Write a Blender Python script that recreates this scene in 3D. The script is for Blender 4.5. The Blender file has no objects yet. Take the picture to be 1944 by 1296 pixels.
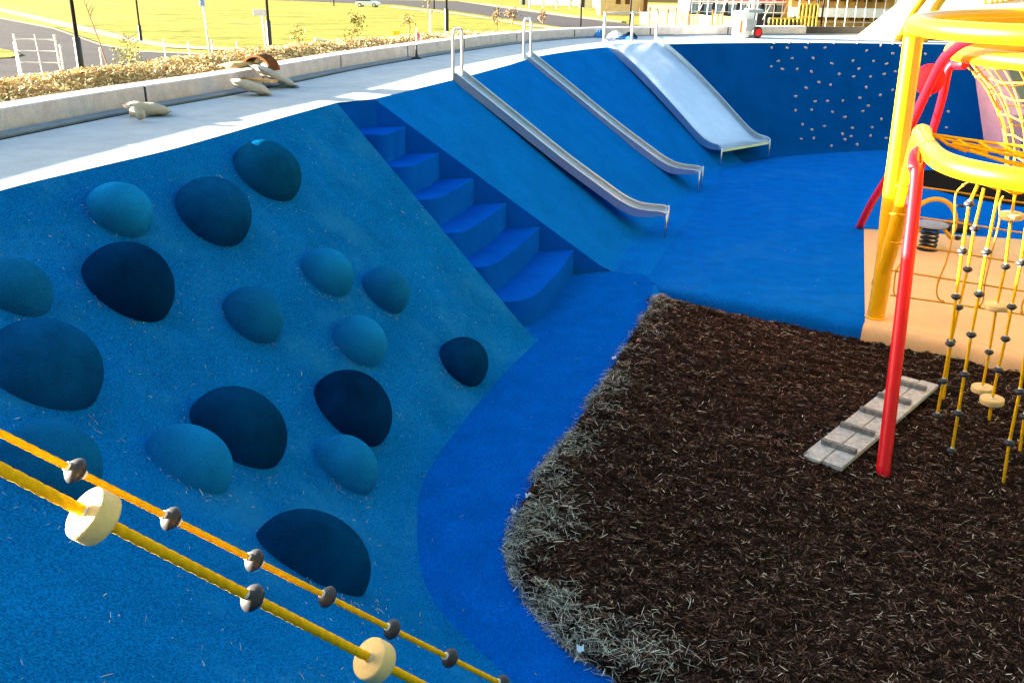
import bpy, bmesh, math, random
import numpy as np
from mathutils import Vector, Matrix

SC = bpy.context.scene
COL = SC.collection
rad = math.radians
random.seed(7)
RNG = np.random.default_rng(11)

# ------------------------------------------------------------------ camera, sky, sun, exposure
F, TH, PH, HC = 1780.0, rad(21.41), rad(1.0), 4.0
_f = np.array([0, math.cos(TH), -math.sin(TH)]); _r = np.array([1., 0, 0]); _u = np.array([0, math.sin(TH), math.cos(TH)])
_R = _r * math.cos(PH) + _u * math.sin(PH); _U = _u * math.cos(PH) - _r * math.sin(PH)
cd = bpy.data.cameras.new('camera'); cam = bpy.data.objects.new('camera', cd); COL.objects.link(cam)
cd.sensor_width = 36; cd.lens = 36 * F / 1944; cd.clip_start = 0.05; cd.clip_end = 3000
cam.matrix_world = Matrix(((_R[0], _U[0], -_f[0], 0), (_R[1], _U[1], -_f[1], 0), (_R[2], _U[2], -_f[2], HC), (0, 0, 0, 1)))
SC.camera = cam
SUN_EL, SUN_AZ = rad(7.4), math.atan2(-.985, .17)      # azimuth clockwise from +Y
W = bpy.data.worlds.new('World'); SC.world = W; W.use_nodes = True
bg = W.node_tree.nodes['Background']; sky = W.node_tree.nodes.new('ShaderNodeTexSky')
sky.sky_type = 'NISHITA'; sky.sun_disc = False; sky.sun_elevation = SUN_EL; sky.sun_rotation = SUN_AZ
sky.air_density = 1.0; sky.dust_density = 2.5; sky.ozone_density = 1.0
W.node_tree.links.new(sky.outputs[0], bg.inputs[0]); bg.inputs[1].default_value = 0.05
sl = bpy.data.lights.new('sun', 'SUN'); sun = bpy.data.objects.new('sun', sl); COL.objects.link(sun)
sl.energy = 5.0; sl.angle = rad(0.6); sl.color = (1, .89, .72)
sd = Vector((math.sin(SUN_AZ) * math.cos(SUN_EL), math.cos(SUN_AZ) * math.cos(SUN_EL), math.sin(SUN_EL)))
sun.rotation_euler = sd.to_track_quat('Z', 'Y').to_euler()
SC.view_settings.view_transform = 'Standard'; SC.view_settings.look = 'None'
SC.view_settings.gamma = 1; SC.view_settings.exposure = 4.26

# ------------------------------------------------------------------ where things stand (measured off the photo, in metres)
CAMP = np.array([0, 0, HC])
def ray(x, y): return _f + _R * (x - 972) / F - _U * (y - 648) / F
def atz(x, y, z):
    d = ray(x, y); return CAMP + d * ((z - HC) / d[2])
def atd(x, y, Y):
    d = ray(x, y); return CAMP + d * (Y / d[1])
def terr(y): return 1.2 - .023 * (y - 12)
def att(x, y, up=0.0):                                   # a point on the sloping land beyond the kerb
    d = ray(x, y); t = (1.2 + .023 * 12 + up - HC) / min(d[2] + .023 * d[1], -.004); return CAMP + d * t
H = 2.45

# ------------------------------------------------------------------ materials
MATS = {}
def mat(name, col, rough=.8, metal=0., var=.12, scale=6., bump=0., bscale=60., spec=.4, col2=None, fine=None, attr=False, coat=0., detail=4.):
    """principled material with two noise scales: colour wander and a bump"""
    if name in MATS: return MATS[name]
    if rough >= .8 and spec == .4: spec = .03
    m = bpy.data.materials.new(name); m.use_nodes = True; nt = m.node_tree; N = nt.nodes; Lk = nt.links
    b = N['Principled BSDF']; b.inputs['Roughness'].default_value = rough; b.inputs['Metallic'].default_value = metal
    b.inputs['Specular IOR Level'].default_value = spec; b.inputs['Coat Weight'].default_value = coat
    tc = N.new('ShaderNodeTexCoord'); co = tc.outputs['Object']
    if attr:
        a = N.new('ShaderNodeAttribute'); a.attribute_name = 'tint'; Lk.new(a.outputs['Color'], b.inputs['Base Color'])
    else:
        n = N.new('ShaderNodeTexNoise'); n.inputs['Scale'].default_value = scale; n.inputs['Detail'].default_value = detail
        n.inputs['Roughness'].default_value = .65; Lk.new(co, n.inputs['Vector'])
        r = N.new('ShaderNodeValToRGB'); e = r.color_ramp.elements
        c = np.array(col); lo = c * (1 - var); hi = np.minimum(c * (1 + var), 1) if col2 is None else np.array(col2)
        e[0].position = .3; e[1].position = .7; e[0].color = (*lo, 1); e[1].color = (*hi, 1)
        Lk.new(n.outputs['Fac'], r.inputs['Fac']); out = r.outputs['Color']
        if fine:
            v = N.new('ShaderNodeTexNoise'); v.inputs['Scale'].default_value = fine[0]; v.inputs['Detail'].default_value = 2
            Lk.new(co, v.inputs['Vector'])
            mr = N.new('ShaderNodeMapRange'); mr.inputs[1].default_value = .35; mr.inputs[2].default_value = .65
            mr.inputs[3].default_value = 1 - fine[1]; mr.inputs[4].default_value = 1 + fine[1]; Lk.new(v.outputs['Fac'], mr.inputs[0])
            mx = N.new('ShaderNodeVectorMath'); mx.operation = 'SCALE'; Lk.new(out, mx.inputs[0]); Lk.new(mr.outputs[0], mx.inputs['Scale'])
            out = mx.outputs[0]
        Lk.new(out, b.inputs['Base Color'])
    if bump:
        bn = N.new('ShaderNodeTexNoise'); bn.inputs['Scale'].default_value = bscale; bn.inputs['Detail'].default_value = 3
        Lk.new(co, bn.inputs['Vector']); bp = N.new('ShaderNodeBump'); bp.inputs['Strength'].default_value = bump
        bp.inputs['Distance'].default_value = .02; Lk.new(bn.outputs['Fac'], bp.inputs['Height']); Lk.new(bp.outputs[0], b.inputs['Normal'])
    MATS[name] = m; return m

def dusty(m, col, scale, lo, hi, amount):
    """pale dust lying in patches over a rubber material"""
    nt = m.node_tree; N = nt.nodes; Lk = nt.links; b = N['Principled BSDF']; src = b.inputs['Base Color'].links[0].from_socket
    tc = N.new('ShaderNodeTexCoord'); n = N.new('ShaderNodeTexNoise'); n.inputs['Scale'].default_value = scale; n.inputs['Detail'].default_value = 7
    n.inputs['Roughness'].default_value = .7; Lk.new(tc.outputs['Object'], n.inputs['Vector'])
    mr = N.new('ShaderNodeMapRange'); mr.inputs[1].default_value = lo; mr.inputs[2].default_value = hi; mr.inputs[4].default_value = amount
    Lk.new(n.outputs['Fac'], mr.inputs[0])
    mx = N.new('ShaderNodeMix'); mx.data_type = 'RGBA'; Lk.new(mr.outputs[0], mx.inputs[0]); Lk.new(src, mx.inputs[6]); mx.inputs[7].default_value = (*col, 1)
    Lk.new(mx.outputs[2], b.inputs['Base Color'])

M_SLOPE = mat('slope_rubber', (.002, .132, .40), .85, scale=1.6, var=.14, bump=.6, bscale=110, fine=(85, .38), spec=.0)
dusty(M_SLOPE, (.02, .22, .46), 1.1, .5, .75, .6)
M_SLOPE2 = mat('slide_slope_rubber', (.002, .142, .52), .85, scale=1.6, var=.1, bump=.4, bscale=110, fine=(80, .25), spec=.0, detail=7)
M_FLOOR = mat('floor_rubber', (.002, .125, .50), .85, scale=3.5, var=.13, bump=.4, bscale=110, fine=(80, .25), spec=.0, detail=8)
dusty(M_FLOOR, (.03, .20, .50), .9, .5, .8, .35)
M_STAIR = mat('stair_rubber', (.001, .09, .50), .85, scale=2, var=.12, bump=.2, bscale=160, fine=(120, .1), spec=.0)
M_WALL = mat('wall_rubber', (.001, .068, .27), .85, scale=1.3, var=.14, bump=.3, bscale=120, fine=(60, .1), spec=.0)
M_PEACH = mat('peach_rubber', (.84, .50, .24), .85, scale=1.5, var=.08, bump=.2, bscale=140, fine=(120, .08), spec=.0)
M_CONC = mat('path_concrete', (.34, .405, .47), .9, scale=3, var=.1, bump=.2, bscale=90, fine=(60, .06))
M_KERB = mat('kerb_concrete', (.57, .54, .58), .9, scale=5, var=.14, bump=.3, bscale=70, fine=(40, .06))
M_BERM = mat('straw_mulch', (.26, .15, .045), .95, scale=14, var=.45, bump=.8, bscale=60, col2=(.50, .33, .12))
M_GRASS = mat('grass_land', (.10, .15, .012), .95, scale=.14, var=.3, col2=(.30, .235, .05), fine=(1.2, .3), detail=8)
M_ROAD = mat('asphalt', (.055, .053, .058), .9, scale=.6, var=.15, fine=(6, .1))
M_PATHF = mat('footpath_concrete', (.22, .20, .16), .9, scale=1, var=.15)
M_BARK = mat('bark_mulch_base', (.007, .004, .003), .95, scale=25, var=.5, bump=.9, bscale=60, col2=(.020, .011, .007), spec=.05)
M_CHIP = mat('bark_chips', (1, 1, 1), .9, attr=True, spec=.05)
M_STRAW = mat('straw_bits', (.55, .52, .42), .9, var=.2, scale=30)
M_STEEL = mat('brushed_steel', (.50, .60, .68), .30, .92, scale=4, var=.06, bump=.05, bscale=30, spec=.5)
M_STEELW = mat('galvanised_rail', (.62, .62, .60), .45, .35, var=.06)
M_YEL = mat('yellow_paint', (.84, .42, .002), .3, var=.03, scale=3, spec=.4, coat=.15)
M_RED = mat('red_paint', (.74, .004, .010), .36, var=.04, scale=3, spec=.25, coat=.0)
M_ROPE = mat('yellow_rope', (.97, .44, .007), .8, var=.18, scale=40, bump=.3, bscale=300)
M_ROPE2 = mat('net_rope', (.70, .34, .03), .8, var=.12, scale=20)
M_BEAD = mat('black_plastic', (.015, .015, .018), .5, var=.2, spec=.5)
M_DISC = mat('moulded_disc', (.78, .52, .20), .65, var=.1, scale=12, bump=.2, bscale=80)
M_WHITE = mat('white_plastic', (.7, .69, .66), .5, var=.05)
M_WOOD = mat('weathered_wood', (.46, .45, .42), .9, var=.3, scale=18, bump=.5, bscale=60)
M_SACK = mat('sand_sack', (.43, .38, .30), .95, var=.1, scale=14, bump=.4, bscale=120)
M_TAN = mat('tan_board', (.52, .34, .16), .9, var=.2, scale=12)
M_BROWN = mat('rusty_brown', (.13, .055, .02), .8, var=.4, scale=8)
M_BLACK = mat('black_post', (.012, .011, .012), .45, var=.2)
M_HOLD = mat('climbing_hold_resin', (.56, .46, .45), .7, var=.15, scale=20)
M_PINKW = mat('pink_concrete', (.72, .36, .42), .9, var=.08, scale=3, bump=.2, bscale=60)
M_CREAM = mat('cream_concrete', (.62, .55, .36), .9, var=.05, scale=1.5, bump=.15, bscale=40)

# ------------------------------------------------------------------ helpers
ORIG = {}
def tag(o, label=None, cat=None, group=None, kind=None):
    if label: o['label'] = label
    if cat: o['category'] = cat
    if group: o['group'] = group
    if kind: o['kind'] = kind
    return o
def thing(name, label, cat, loc, group=None):
    o = bpy.data.objects.new(name, None); COL.objects.link(o); o.empty_display_size = .1
    o.location = loc; ORIG[o] = np.array(loc, float); return tag(o, label, cat, group)

class MB:
    def __init__(s): s.v = []; s.f = []; s.n = 0
    def add(s, v, f):
        v = np.asarray(v, float).reshape(-1, 3); s.v.append(v); s.f += [tuple(int(i) + s.n for i in q) for q in f]; s.n += len(v); return s
    def box(s, c, d, rot=None, bev=0.):
        d = np.array(d) / 2.
        if bev <= 0:
            v = np.array([[x, y, z] for z in (-1, 1) for y in (-1, 1) for x in (-1, 1)]) * d
            f = [(0, 2, 3, 1), (4, 5, 7, 6), (0, 1, 5, 4), (2, 6, 7, 3), (0, 4, 6, 2), (1, 3, 7, 5)]
        else:
            bm = bmesh.new(); bmesh.ops.create_cube(bm, size=2)
            for q in bm.verts: q.co = Vector(np.array(q.co) * d)
            bmesh.ops.bevel(bm, geom=bm.edges[:], offset=bev, segments=2, affect='EDGES', profile=.6)
            bm.verts.index_update(); v = np.array([q.co[:] for q in bm.verts]); f = [[w.index for w in p.verts] for p in bm.faces]; bm.free()
        if rot is not None: v = v @ np.array(rot).T
        return s.add(v + np.array(c), f)
    def tube(s, pts, r, n=12, caps=True, twist=0., lobes=0):
        P = np.asarray(pts, float); k = len(P); r = np.broadcast_to(np.asarray(r, float), (k,))
        T = np.gradient(P, axis=0); T /= np.linalg.norm(T, axis=1)[:, None] + 1e-12
        ref = np.array([0, 0, 1.]) if abs(T[0][2]) < .9 else np.array([1., 0, 0])
        a = np.cross(T[0], ref); a /= np.linalg.norm(a); V = []; L = 0
        for i in range(k):
            a = a - T[i] * (a @ T[i]); a /= np.linalg.norm(a); b = np.cross(T[i], a)
            if i: L += np.linalg.norm(P[i] - P[i - 1])
            th = np.arange(n) * 2 * np.pi / n; rr = np.full(n, r[i])
            if lobes: rr = r[i] * (.80 + .24 * np.abs(np.cos(lobes * .5 * (th - twist * L))))
            V.append(P[i] + np.outer(np.cos(th) * rr, a) + np.outer(np.sin(th) * rr, b))
        fs = [(i * n + j, i * n + (j + 1) % n, (i + 1) * n + (j + 1) % n, (i + 1) * n + j) for i in range(k - 1) for j in range(n)]
        if caps: fs += [tuple(range(n))[::-1], tuple(range((k - 1) * n, k * n))]
        return s.add(np.concatenate(V), fs)
    def lathe(s, prof, c, axis=(0, 0, 1), n=20):
        """prof = [(radius, along)]; closed at both ends"""
        A = np.array(axis, float); A /= np.linalg.norm(A); ref = np.array([0, 0, 1.]) if abs(A[2]) < .9 else np.array([1., 0, 0])
        a = np.cross(A, ref); a /= np.linalg.norm(a); b = np.cross(A, a); th = np.arange(n) * 2 * np.pi / n; V = []
        for (r, h) in prof: V.append(np.array(c) + A * h + np.outer(np.cos(th) * r, a) + np.outer(np.sin(th) * r, b))
        k = len(prof)
        fs = [(i * n + j, i * n + (j + 1) % n, (i + 1) * n + (j + 1) % n, (i + 1) * n + j) for i in range(k - 1) for j in range(n)]
        fs += [tuple(range(n))[::-1], tuple(range((k - 1) * n, k * n))]
        return s.add(np.concatenate(V), fs)
    def grid(s, G, close=False):
        G = np.asarray(G, float); m, n = G.shape[:2]
        fs = [(i * n + j, (i + 1) * n + j, (i + 1) * n + (j + 1) % n, i * n + (j + 1) % n) for i in range(m - 1) for j in range(n if close else n - 1)]
        return s.add(G.reshape(-1, 3), fs)
    def prism(s, poly, z0, z1):
        n = len(poly); p = np.array(poly, float)
        v = np.concatenate([np.c_[p, np.full(n, z0)], np.c_[p, np.full(n, z1)]])
        return s.add(v, [tuple(range(n))[::-1], tuple(range(n, 2 * n))] + [(i, (i + 1) % n, n + (i + 1) % n, n + i) for i in range(n)])
    def build(s, name, m, parent=None, smooth=False, angle=None, fix=True):
        o0 = ORIG.get(parent, np.zeros(3)); v = np.concatenate(s.v) - o0
        me = bpy.data.meshes.new(name); me.from_pydata(v.tolist(), [], s.f); me.materials.append(m)
        if fix:
            bm = bmesh.new(); bm.from_mesh(me); bmesh.ops.recalc_face_normals(bm, faces=bm.faces); bm.to_mesh(me); bm.free()
        o = bpy.data.objects.new(name, me); COL.objects.link(o); o.parent = parent; ORIG[o] = o0
        if smooth:
            me.polygons.foreach_set('use_smooth', [True] * len(me.polygons))
            if angle: me.set_sharp_from_angle(angle=rad(angle))
        return o

def fill(name, outer, holes, zf, m, kind='structure', parent=None):
    """flat area with holes, triangulated"""
    bm = bmesh.new(); es = []
    for loop in [outer] + list(holes):
        vs = [bm.verts.new((x, y, 0)) for x, y in loop]
        es += [bm.edges.new((vs[i], vs[(i + 1) % len(vs)])) for i in range(len(vs))]
    bmesh.ops.triangle_fill(bm, use_beauty=True, use_dissolve=False, edges=es)
    bmesh.ops.recalc_face_normals(bm, faces=bm.faces)
    for v in bm.verts: v.co.z = zf(v.co.x, v.co.y)
    if bm.faces and sum(f.normal.z for f in bm.faces) < 0: bmesh.ops.reverse_faces(bm, faces=bm.faces)
    me = bpy.data.meshes.new(name); bm.to_mesh(me); bm.free(); me.materials.append(m)
    o = bpy.data.objects.new(name, me); COL.objects.link(o); o.parent = parent; ORIG[o] = ORIG.get(parent, np.zeros(3))
    if parent is None and kind: o['kind'] = kind
    return o

def cr(P, s):
    P = np.asarray(P, float); n = len(P); i = int(min(max(math.floor(s), 0), n - 2)); t = s - i
    p1, p2 = P[i], P[i + 1]; p0 = P[i - 1] if i > 0 else 2 * p1 - p2; p3 = P[i + 2] if i + 2 < n else 2 * p2 - p1
    return .5 * ((2 * p1) + (-p0 + p2) * t + (2 * p0 - 5 * p1 + 4 * p2 - p3) * t * t + (-p0 + 3 * p1 - 3 * p2 + p3) * t ** 3)
def spl(P, per=8): return np.array([cr(P, s) for s in np.linspace(0, len(P) - 1, (len(P) - 1) * per + 1)])
def resample(P, step):
    P = np.asarray(P, float); d = np.r_[0, np.cumsum(np.linalg.norm(np.diff(P, axis=0), axis=1))]
    k = max(2, int(d[-1] / step) + 1); q = np.linspace(0, d[-1], k)
    return np.c_[tuple(np.interp(q, d, P[:, j]) for j in range(P.shape[1]))]
_LAT = RNG.random((256, 256))
def vnoise(x, y, sc):
    x = np.asarray(x) * sc + 40.3; y = np.asarray(y) * sc + 71.9; i = np.floor(x).astype(int); j = np.floor(y).astype(int); u = x - i; v = y - j
    u = u * u * (3 - 2 * u); v = v * v * (3 - 2 * v); g = lambda a, b: _LAT[a % 256, b % 256]
    return (g(i, j) * (1 - u) + g(i + 1, j) * u) * (1 - v) + (g(i, j + 1) * (1 - u) + g(i + 1, j + 1) * u) * v - .5
def inpoly(x, y, P):
    c = np.zeros(len(x), bool); n = len(P)
    for i in range(n):
        (x0, y0), (x1, y1) = P[i], P[(i + 1) % n]
        if y0 == y1: continue
        c ^= ((y0 > y) != (y1 > y)) & (x < (x1 - x0) * (y - y0) / (y1 - y0) + x0)
    return c
def pdist(x, y, P):
    d = np.full(len(x), 1e9)
    for (x0, y0), (x1, y1) in zip(P[:-1], P[1:]):
        dx, dy = x1 - x0, y1 - y0; t = np.clip(((x - x0) * dx + (y - y0) * dy) / (dx * dx + dy * dy), 0, 1)
        d = np.minimum(d, np.hypot(x - x0 - t * dx, y - y0 - t * dy))
    return d
def slivers(name, P, D, L, Wd, colors, m, bend=.25):
    """many small bent slivers as ONE mesh: P positions, D directions, L lengths, Wd widths, colors per sliver"""
    n = len(P); up = RNG.normal(size=(n, 3)) * .45 + np.array([0, 0, 1.]); S = np.cross(D, up); S /= np.linalg.norm(S, axis=1)[:, None]
    Nn = np.cross(S, D); h = (L / 2)[:, None]; w = (Wd / 2)[:, None]; mid = P + Nn * (L * bend * RNG.uniform(-.6, 1, n))[:, None]
    V = np.stack([P - D * h - S * w * .6, P - D * h + S * w * .6, mid - S * w, mid + S * w, P + D * h - S * w * .6, P + D * h + S * w * .6], 1).reshape(-1, 3)
    b = (np.arange(n) * 6)[:, None]; Q = np.concatenate([b + [0, 1, 3, 2], b + [2, 3, 5, 4]], 1).reshape(-1)
    me = bpy.data.meshes.new(name); me.vertices.add(6 * n); me.vertices.foreach_set('co', V.ravel()); me.loops.add(8 * n)
    me.loops.foreach_set('vertex_index', Q.astype(np.int32)); me.polygons.add(2 * n)
    me.polygons.foreach_set('loop_start', np.arange(0, 8 * n, 4, dtype=np.int32)); me.update(calc_edges=True)
    if colors is not None:
        at = me.color_attributes.new('tint', 'FLOAT_COLOR', 'POINT')
        at.data.foreach_set('color', np.repeat(np.c_[colors, np.ones(n)], 6, axis=0).ravel())
    me.materials.append(m); o = bpy.data.objects.new(name, me); COL.objects.link(o); return o
def flatdirs(n, tilt=.35):
    a = RNG.uniform(0, 2 * np.pi, n); D = np.c_[np.cos(a), np.sin(a), RNG.normal(size=n) * tilt]; return D / np.linalg.norm(D, axis=1)[:, None]

# ------------------------------------------------------------------ the pit: slopes, walls, floor
LP = [((20, -.3), (20, 2.3)), ((6, -.3), (6.5, 2.3)), ((1.5, -.1), (2.8, 2.6)), ((-.3, .3), (1.9, 2.9)), ((-1.6, .9), (1.3, 3.1)), ((-3.0, 2.3), (.55, 3.75)), ((-3.75, 4.3), (-.05, 4.53)),
      ((-3.95, 5.6), (-.65, 5.43)), ((-3.79, 6.81), (-.83, 6.54)), ((-3.48, 7.73), (-.77, 7.24)), ((-3.12, 8.73), (-.55, 8.07)), ((-2.67, 10.53), (-.23, 9.09)), ((-2.26, 12.08), (.24, 10.35))]
RP = [((-1.85, 12.5), (1.38, 13.05)), ((-.97, 15.05), (2.0, 14.95)), ((-.2, 17.5), (2.9, 17.2)), ((.55, 20.0), (3.8, 19.4)), ((2.02, 22.6), (4.5, 20.9)), ((3.36, 23.83), (5.6, 22.2)),
      ((5.59, 24.95), (6.9, 23.05)), ((8.5, 25.69), (9.4, 24.0)), ((12.0, 25.95), (12.1, 24.2))]
def ruled(Q, s, t):
    a = cr([q[0] for q in Q], s); b = cr([q[1] for q in Q], s); p = a + (b - a) * t
    return np.array([p[0], p[1], H * (1 - t)])
def slope_grid(Q, s0, s1, ns, nt=26):
    G = []
    for s in np.linspace(s0, s1, ns):
        row = [ruled(Q, s, 0) + (0, 0, .0)]; e = ruled(Q, s, 0) - ruled(Q, s, 1); e[2] = 0; e /= np.linalg.norm(e)
        row = [ruled(Q, s, 0) - (0, 0, .001)]
        row += [ruled(Q, s, t) - ((0, 0, .012) if t < .01 else (0, 0, 0)) for t in np.r_[.012, np.linspace(.03, .96, nt)]]
        p = ruled(Q, s, 1); row += [ruled(Q, s, .985) + (0, 0, .012), p - e * .05 + (0, 0, .006), p - e * .12 + (0, 0, .003)]
        G.append(row)
    return np.array(G)
MB().grid(slope_grid(LP, 0, 12, 97)).build('slope_left', M_SLOPE, smooth=True)['kind'] = 'structure'
MB().grid(slope_grid(RP, 0, 4.72, 58)).build('slope_right', M_SLOPE2, smooth=True)['kind'] = 'structure'
# cut faces of the two slopes beside the stair
g = MB(); tt = np.linspace(0, 1, 12)
for Q, s in ((LP, 12), (RP, 0)):
    top = np.array([ruled(Q, s, t) for t in tt]); bot = top * (1, 1, 0) + (0, 0, -.02); g.grid(np.stack([top, bot], 1))
g.build('stair_cheek', M_STAIR)['kind'] = 'structure'
rimL = spl([q[0] for q in LP], 8); rimR = spl([q[0] for q in RP], 8); botL = spl([q[1] for q in LP], 8); botR = spl([q[1] for q in RP], 8)

MULCH_L = spl([(8.5, 2.75), (5, 2.85), (3, 3.1), (1.5, 3.7), (.64, 4.55), (.2, 5.17), (0, 5.9), (.14, 6.82), (.67, 8.24), (1.27, 10.06), (1.93, 12.0)], 6)
LIPS = [tuple(atz(*q, 0)[:2]) for q in ((1238, 537), (1272, 543), (1340, 556), (1401, 567), (1480, 580), (1557, 594), (1642, 611), (1745, 630), (1850, 650), (1944, 671))] + [(8.5, 9.0)]
LX = LIPS[6]
def inset(P, d):
    P = np.asarray(P); T = np.gradient(P, axis=0); T /= np.linalg.norm(T, axis=1)[:, None]; return P + np.c_[T[:, 1], -T[:, 0]] * d
hole = np.concatenate([inset(MULCH_L, .18)[2:-3], np.array(LIPS)])
outer = np.concatenate([botL, np.array([(-.4, 11.3), (.1, 12.6)]), botR, np.array([(13.5, 28.), (40, 28.), (40, 2.3)])])
fill('floor', outer, [hole], lambda x, y: 0, M_FLOOR)
M_PATHB = mat('cobalt_path_rubber', (.0005, .096, .44), .85, scale=3.0, var=.14, bump=.4, bscale=110, fine=(80, .25), spec=.0, detail=8)
hl = inset(MULCH_L, .185)[2:-3]
fill('blue_path', list(botL[8:]) + [(.1, 12.6), tuple(botR[0]), (1.93, 12.83), LIPS[0]] + [tuple(q) for q in hl[::-1]], [], lambda x, y: .004, M_PATHB)
# rounded lip of the floor down into the bark bed
L2 = resample(np.r_[hole, hole[:1]], .12); T = np.gradient(L2, axis=0); T /= np.linalg.norm(T, axis=1)[:, None]; Nn = np.c_[T[:, 1], -T[:, 0]]
if not inpoly(*(L2[5:6] + Nn[5:6] * .02).T, hole)[0]: Nn = -Nn
prof = [(0, 0), (.05, -.012), (.09, -.04), (.115, -.09), (.125, -.16), (.125, -.6)]
MB().grid(np.stack([np.c_[L2 + Nn * a, np.full(len(L2), z)] for a, z in prof], 1)).build('floor_edge', M_FLOOR, smooth=True)['kind'] = 'structure'
# slope-coloured strip on the flat beside the slides
seam = spl([(1.93, 12.83), (2.65, 15.0), (3.45, 17.3), (4.25, 19.7), (4.77, 21.38), (5.55, 22.15), (6.6, 22.85)], 6); botS = spl([q[1] for q in RP[:7]], 6)
fill('floor_strip', list(botS[1:]) + list(seam[::-1]), [], lambda x, y: .005, M_SLOPE2)
# peach rubber
PEACH = [(6.03, 15.79), (8.53, 15.26), (13, 14.2), (13, 7.0)] + LIPS[:5:-1]
fill('floor_peach', PEACH, [], lambda x, y: .006, M_PEACH)
pl = resample(LIPS[6:], .1); T = np.gradient(pl, axis=0); T /= np.linalg.norm(T, axis=1)[:, None]; Nn = np.c_[T[:, 1], -T[:, 0]]
MB().grid(np.stack([np.c_[pl + Nn * (a + .006), np.full(len(pl), z + .006)] for a, z in prof], 1)).build('floor_edge_peach', M_PEACH, smooth=True)['kind'] = 'structure'
# second bark bed further back
q = spl([(9.2, 21.2), (8.55, 19.9), (8.9, 18.6), (10.2, 17.4), (12.5, 16.6), (15, 16.4)], 6)
fill('bark_bed_far', list(q) + [(16, 21.5), (12, 21.6)], [], lambda x, y: .012, M_BARK, kind=None); tag(bpy.data.objects['bark_bed_far'], 'dark brown bark bed in the blue floor behind the spring rider', 'bark', kind='stuff')

# ------------------------------------------------------------------ bark bed in front, chips and straw
def mulch_z(x, y):
    d = pdist(x, y, MULCH_L); a = np.clip(d / .10, 0, 1); t = np.clip(d / 3.0, 0, 1); t = t * t * (3 - 2 * t)
    z = -.03 + a * (.125 + .03 * vnoise(x, y, 3.)) - .30 * t
    b = np.clip(pdist(x, y, LIPS) / .9, 0, 1); b = b * b * (3 - 2 * b); z = np.minimum(z, z * b - .20 * (1 - b))
    return z + .05 * vnoise(x, y, 9) * a + .03 * vnoise(x, y, 24) * a, d
MP = np.concatenate([MULCH_L[:-2], np.array(LIPS) + (-.02, .06)])
xs = np.arange(-.1, 8.5, .032); ys = np.arange(2.8, 12.3, .032); X, Y = np.meshgrid(xs, ys); x = X.ravel(); y = Y.ravel()
xj = x + RNG.uniform(-.011, .011, len(x)); yj = y + RNG.uniform(-.011, .011, len(x)); ins = inpoly(xj, yj, MP); z, _ = mulch_z(xj, yj)
idx = np.arange(len(x)).reshape(X.shape); qs = np.stack([idx[:-1, :-1], idx[:-1, 1:], idx[1:, 1:], idx[1:, :-1]], -1).reshape(-1, 4); qs = qs[ins[qs].all(1)]
used = np.unique(qs); rm = -np.ones(len(x), int); rm[used] = np.arange(len(used))
b_ = MB(); b_.add(np.c_[xj, yj, z][used], rm[qs]); tag(b_.build('bark_bed', M_BARK, smooth=False, fix=False), 'dark brown shredded bark bed filling the hollow beside the blue path', 'bark', kind='stuff')
n = 280000; near = RNG.random(n); yy = 2.9 + 9.3 * near ** 1.25; xx = RNG.uniform(-.1, 8.4, n); k = inpoly(xx, yy, MP); xx, yy = xx[k], yy[k]
zz, dd = mulch_z(xx, yy); n = len(xx); c = RNG.random(n); pal = np.array([(.010, .006, .005), (.036, .018, .012), (.105, .046, .030), (.20, .11, .07), (.36, .27, .19), (.62, .52, .40)])
pi = np.select([c < .36, c < .66, c < .85, c < .945, c < .985], [0, 1, 2, 3, 4], 5); C3 = pal[pi] * RNG.uniform(.85, 1.7, (n, 1))
Ln = np.where(pi >= 4, RNG.uniform(.015, .06, n), RNG.uniform(.010, .040, n)); Ln = np.where((pi >= 2) & (RNG.random(n) < .5), RNG.uniform(.03, .08, n), Ln); long = (RNG.random(n) < .003) & (pi > 2); Ln = np.where(long, RNG.uniform(.07, .15, n), Ln)
tag(slivers('bark_chips', np.c_[xx, yy, zz + RNG.uniform(.002, .018, n)], flatdirs(n, .16), Ln, np.where(pi >= 2, RNG.uniform(.002, .0055, n), np.where(RNG.random(n) < .15, RNG.uniform(.010, .022, n), RNG.uniform(.004, .010, n))), C3, M_CHIP, .10), 'loose shredded bark chips strewn over the dark bed', 'bark chips', kind='stuff')
# grey-green straw heaped along the edge next to the path
n = 15000; i = RNG.integers(20, len(MULCH_L) - 1, n); u = RNG.random((n, 1)); p = MULCH_L[i] * (1 - u) + MULCH_L[i + 1 - (i + 1 == len(MULCH_L))] * u
T = MULCH_L[np.minimum(i + 1, len(MULCH_L) - 1)] - MULCH_L[i]; T /= np.linalg.norm(T, axis=1)[:, None] + 1e-9
spread = np.where(p[:, 1] < 7, .16, .12) * (1 + 1.3 * vnoise(p[:, 0], p[:, 1], 2.1)); off = RNG.gamma(1.6, .75, size=n) * spread - .035
p = p + np.c_[T[:, 1], -T[:, 0]] * off[:, None]; zz, dd = mulch_z(p[:, 0], p[:, 1]); keep = (p[:, 1] < 11.95) & (vnoise(p[:, 0], p[:, 1], 4) + .12 > RNG.random(n) * .6 - .25)
p, zz, dd = p[keep], zz[keep], dd[keep]; n = len(p); g = RNG.random((n, 1))
C3 = np.where(RNG.random((n, 1)) < .35, .10, 1.0) * (np.array([(.20, .21, .16)]) * (1 - g) + np.array([(.85, .86, .72)]) * g) * RNG.uniform(.5, 1.15, (n, 1))
tag(slivers('straw', np.c_[p, np.maximum(zz, .0) + RNG.uniform(0, .035, n)], flatdirs(n, .16), RNG.uniform(.02, .11, n), RNG.uniform(.002, .005, n), C3, M_CHIP, .14), 'grey green straw matted along the edge of the bark next to the blue path', 'straw', kind='stuff')

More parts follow.
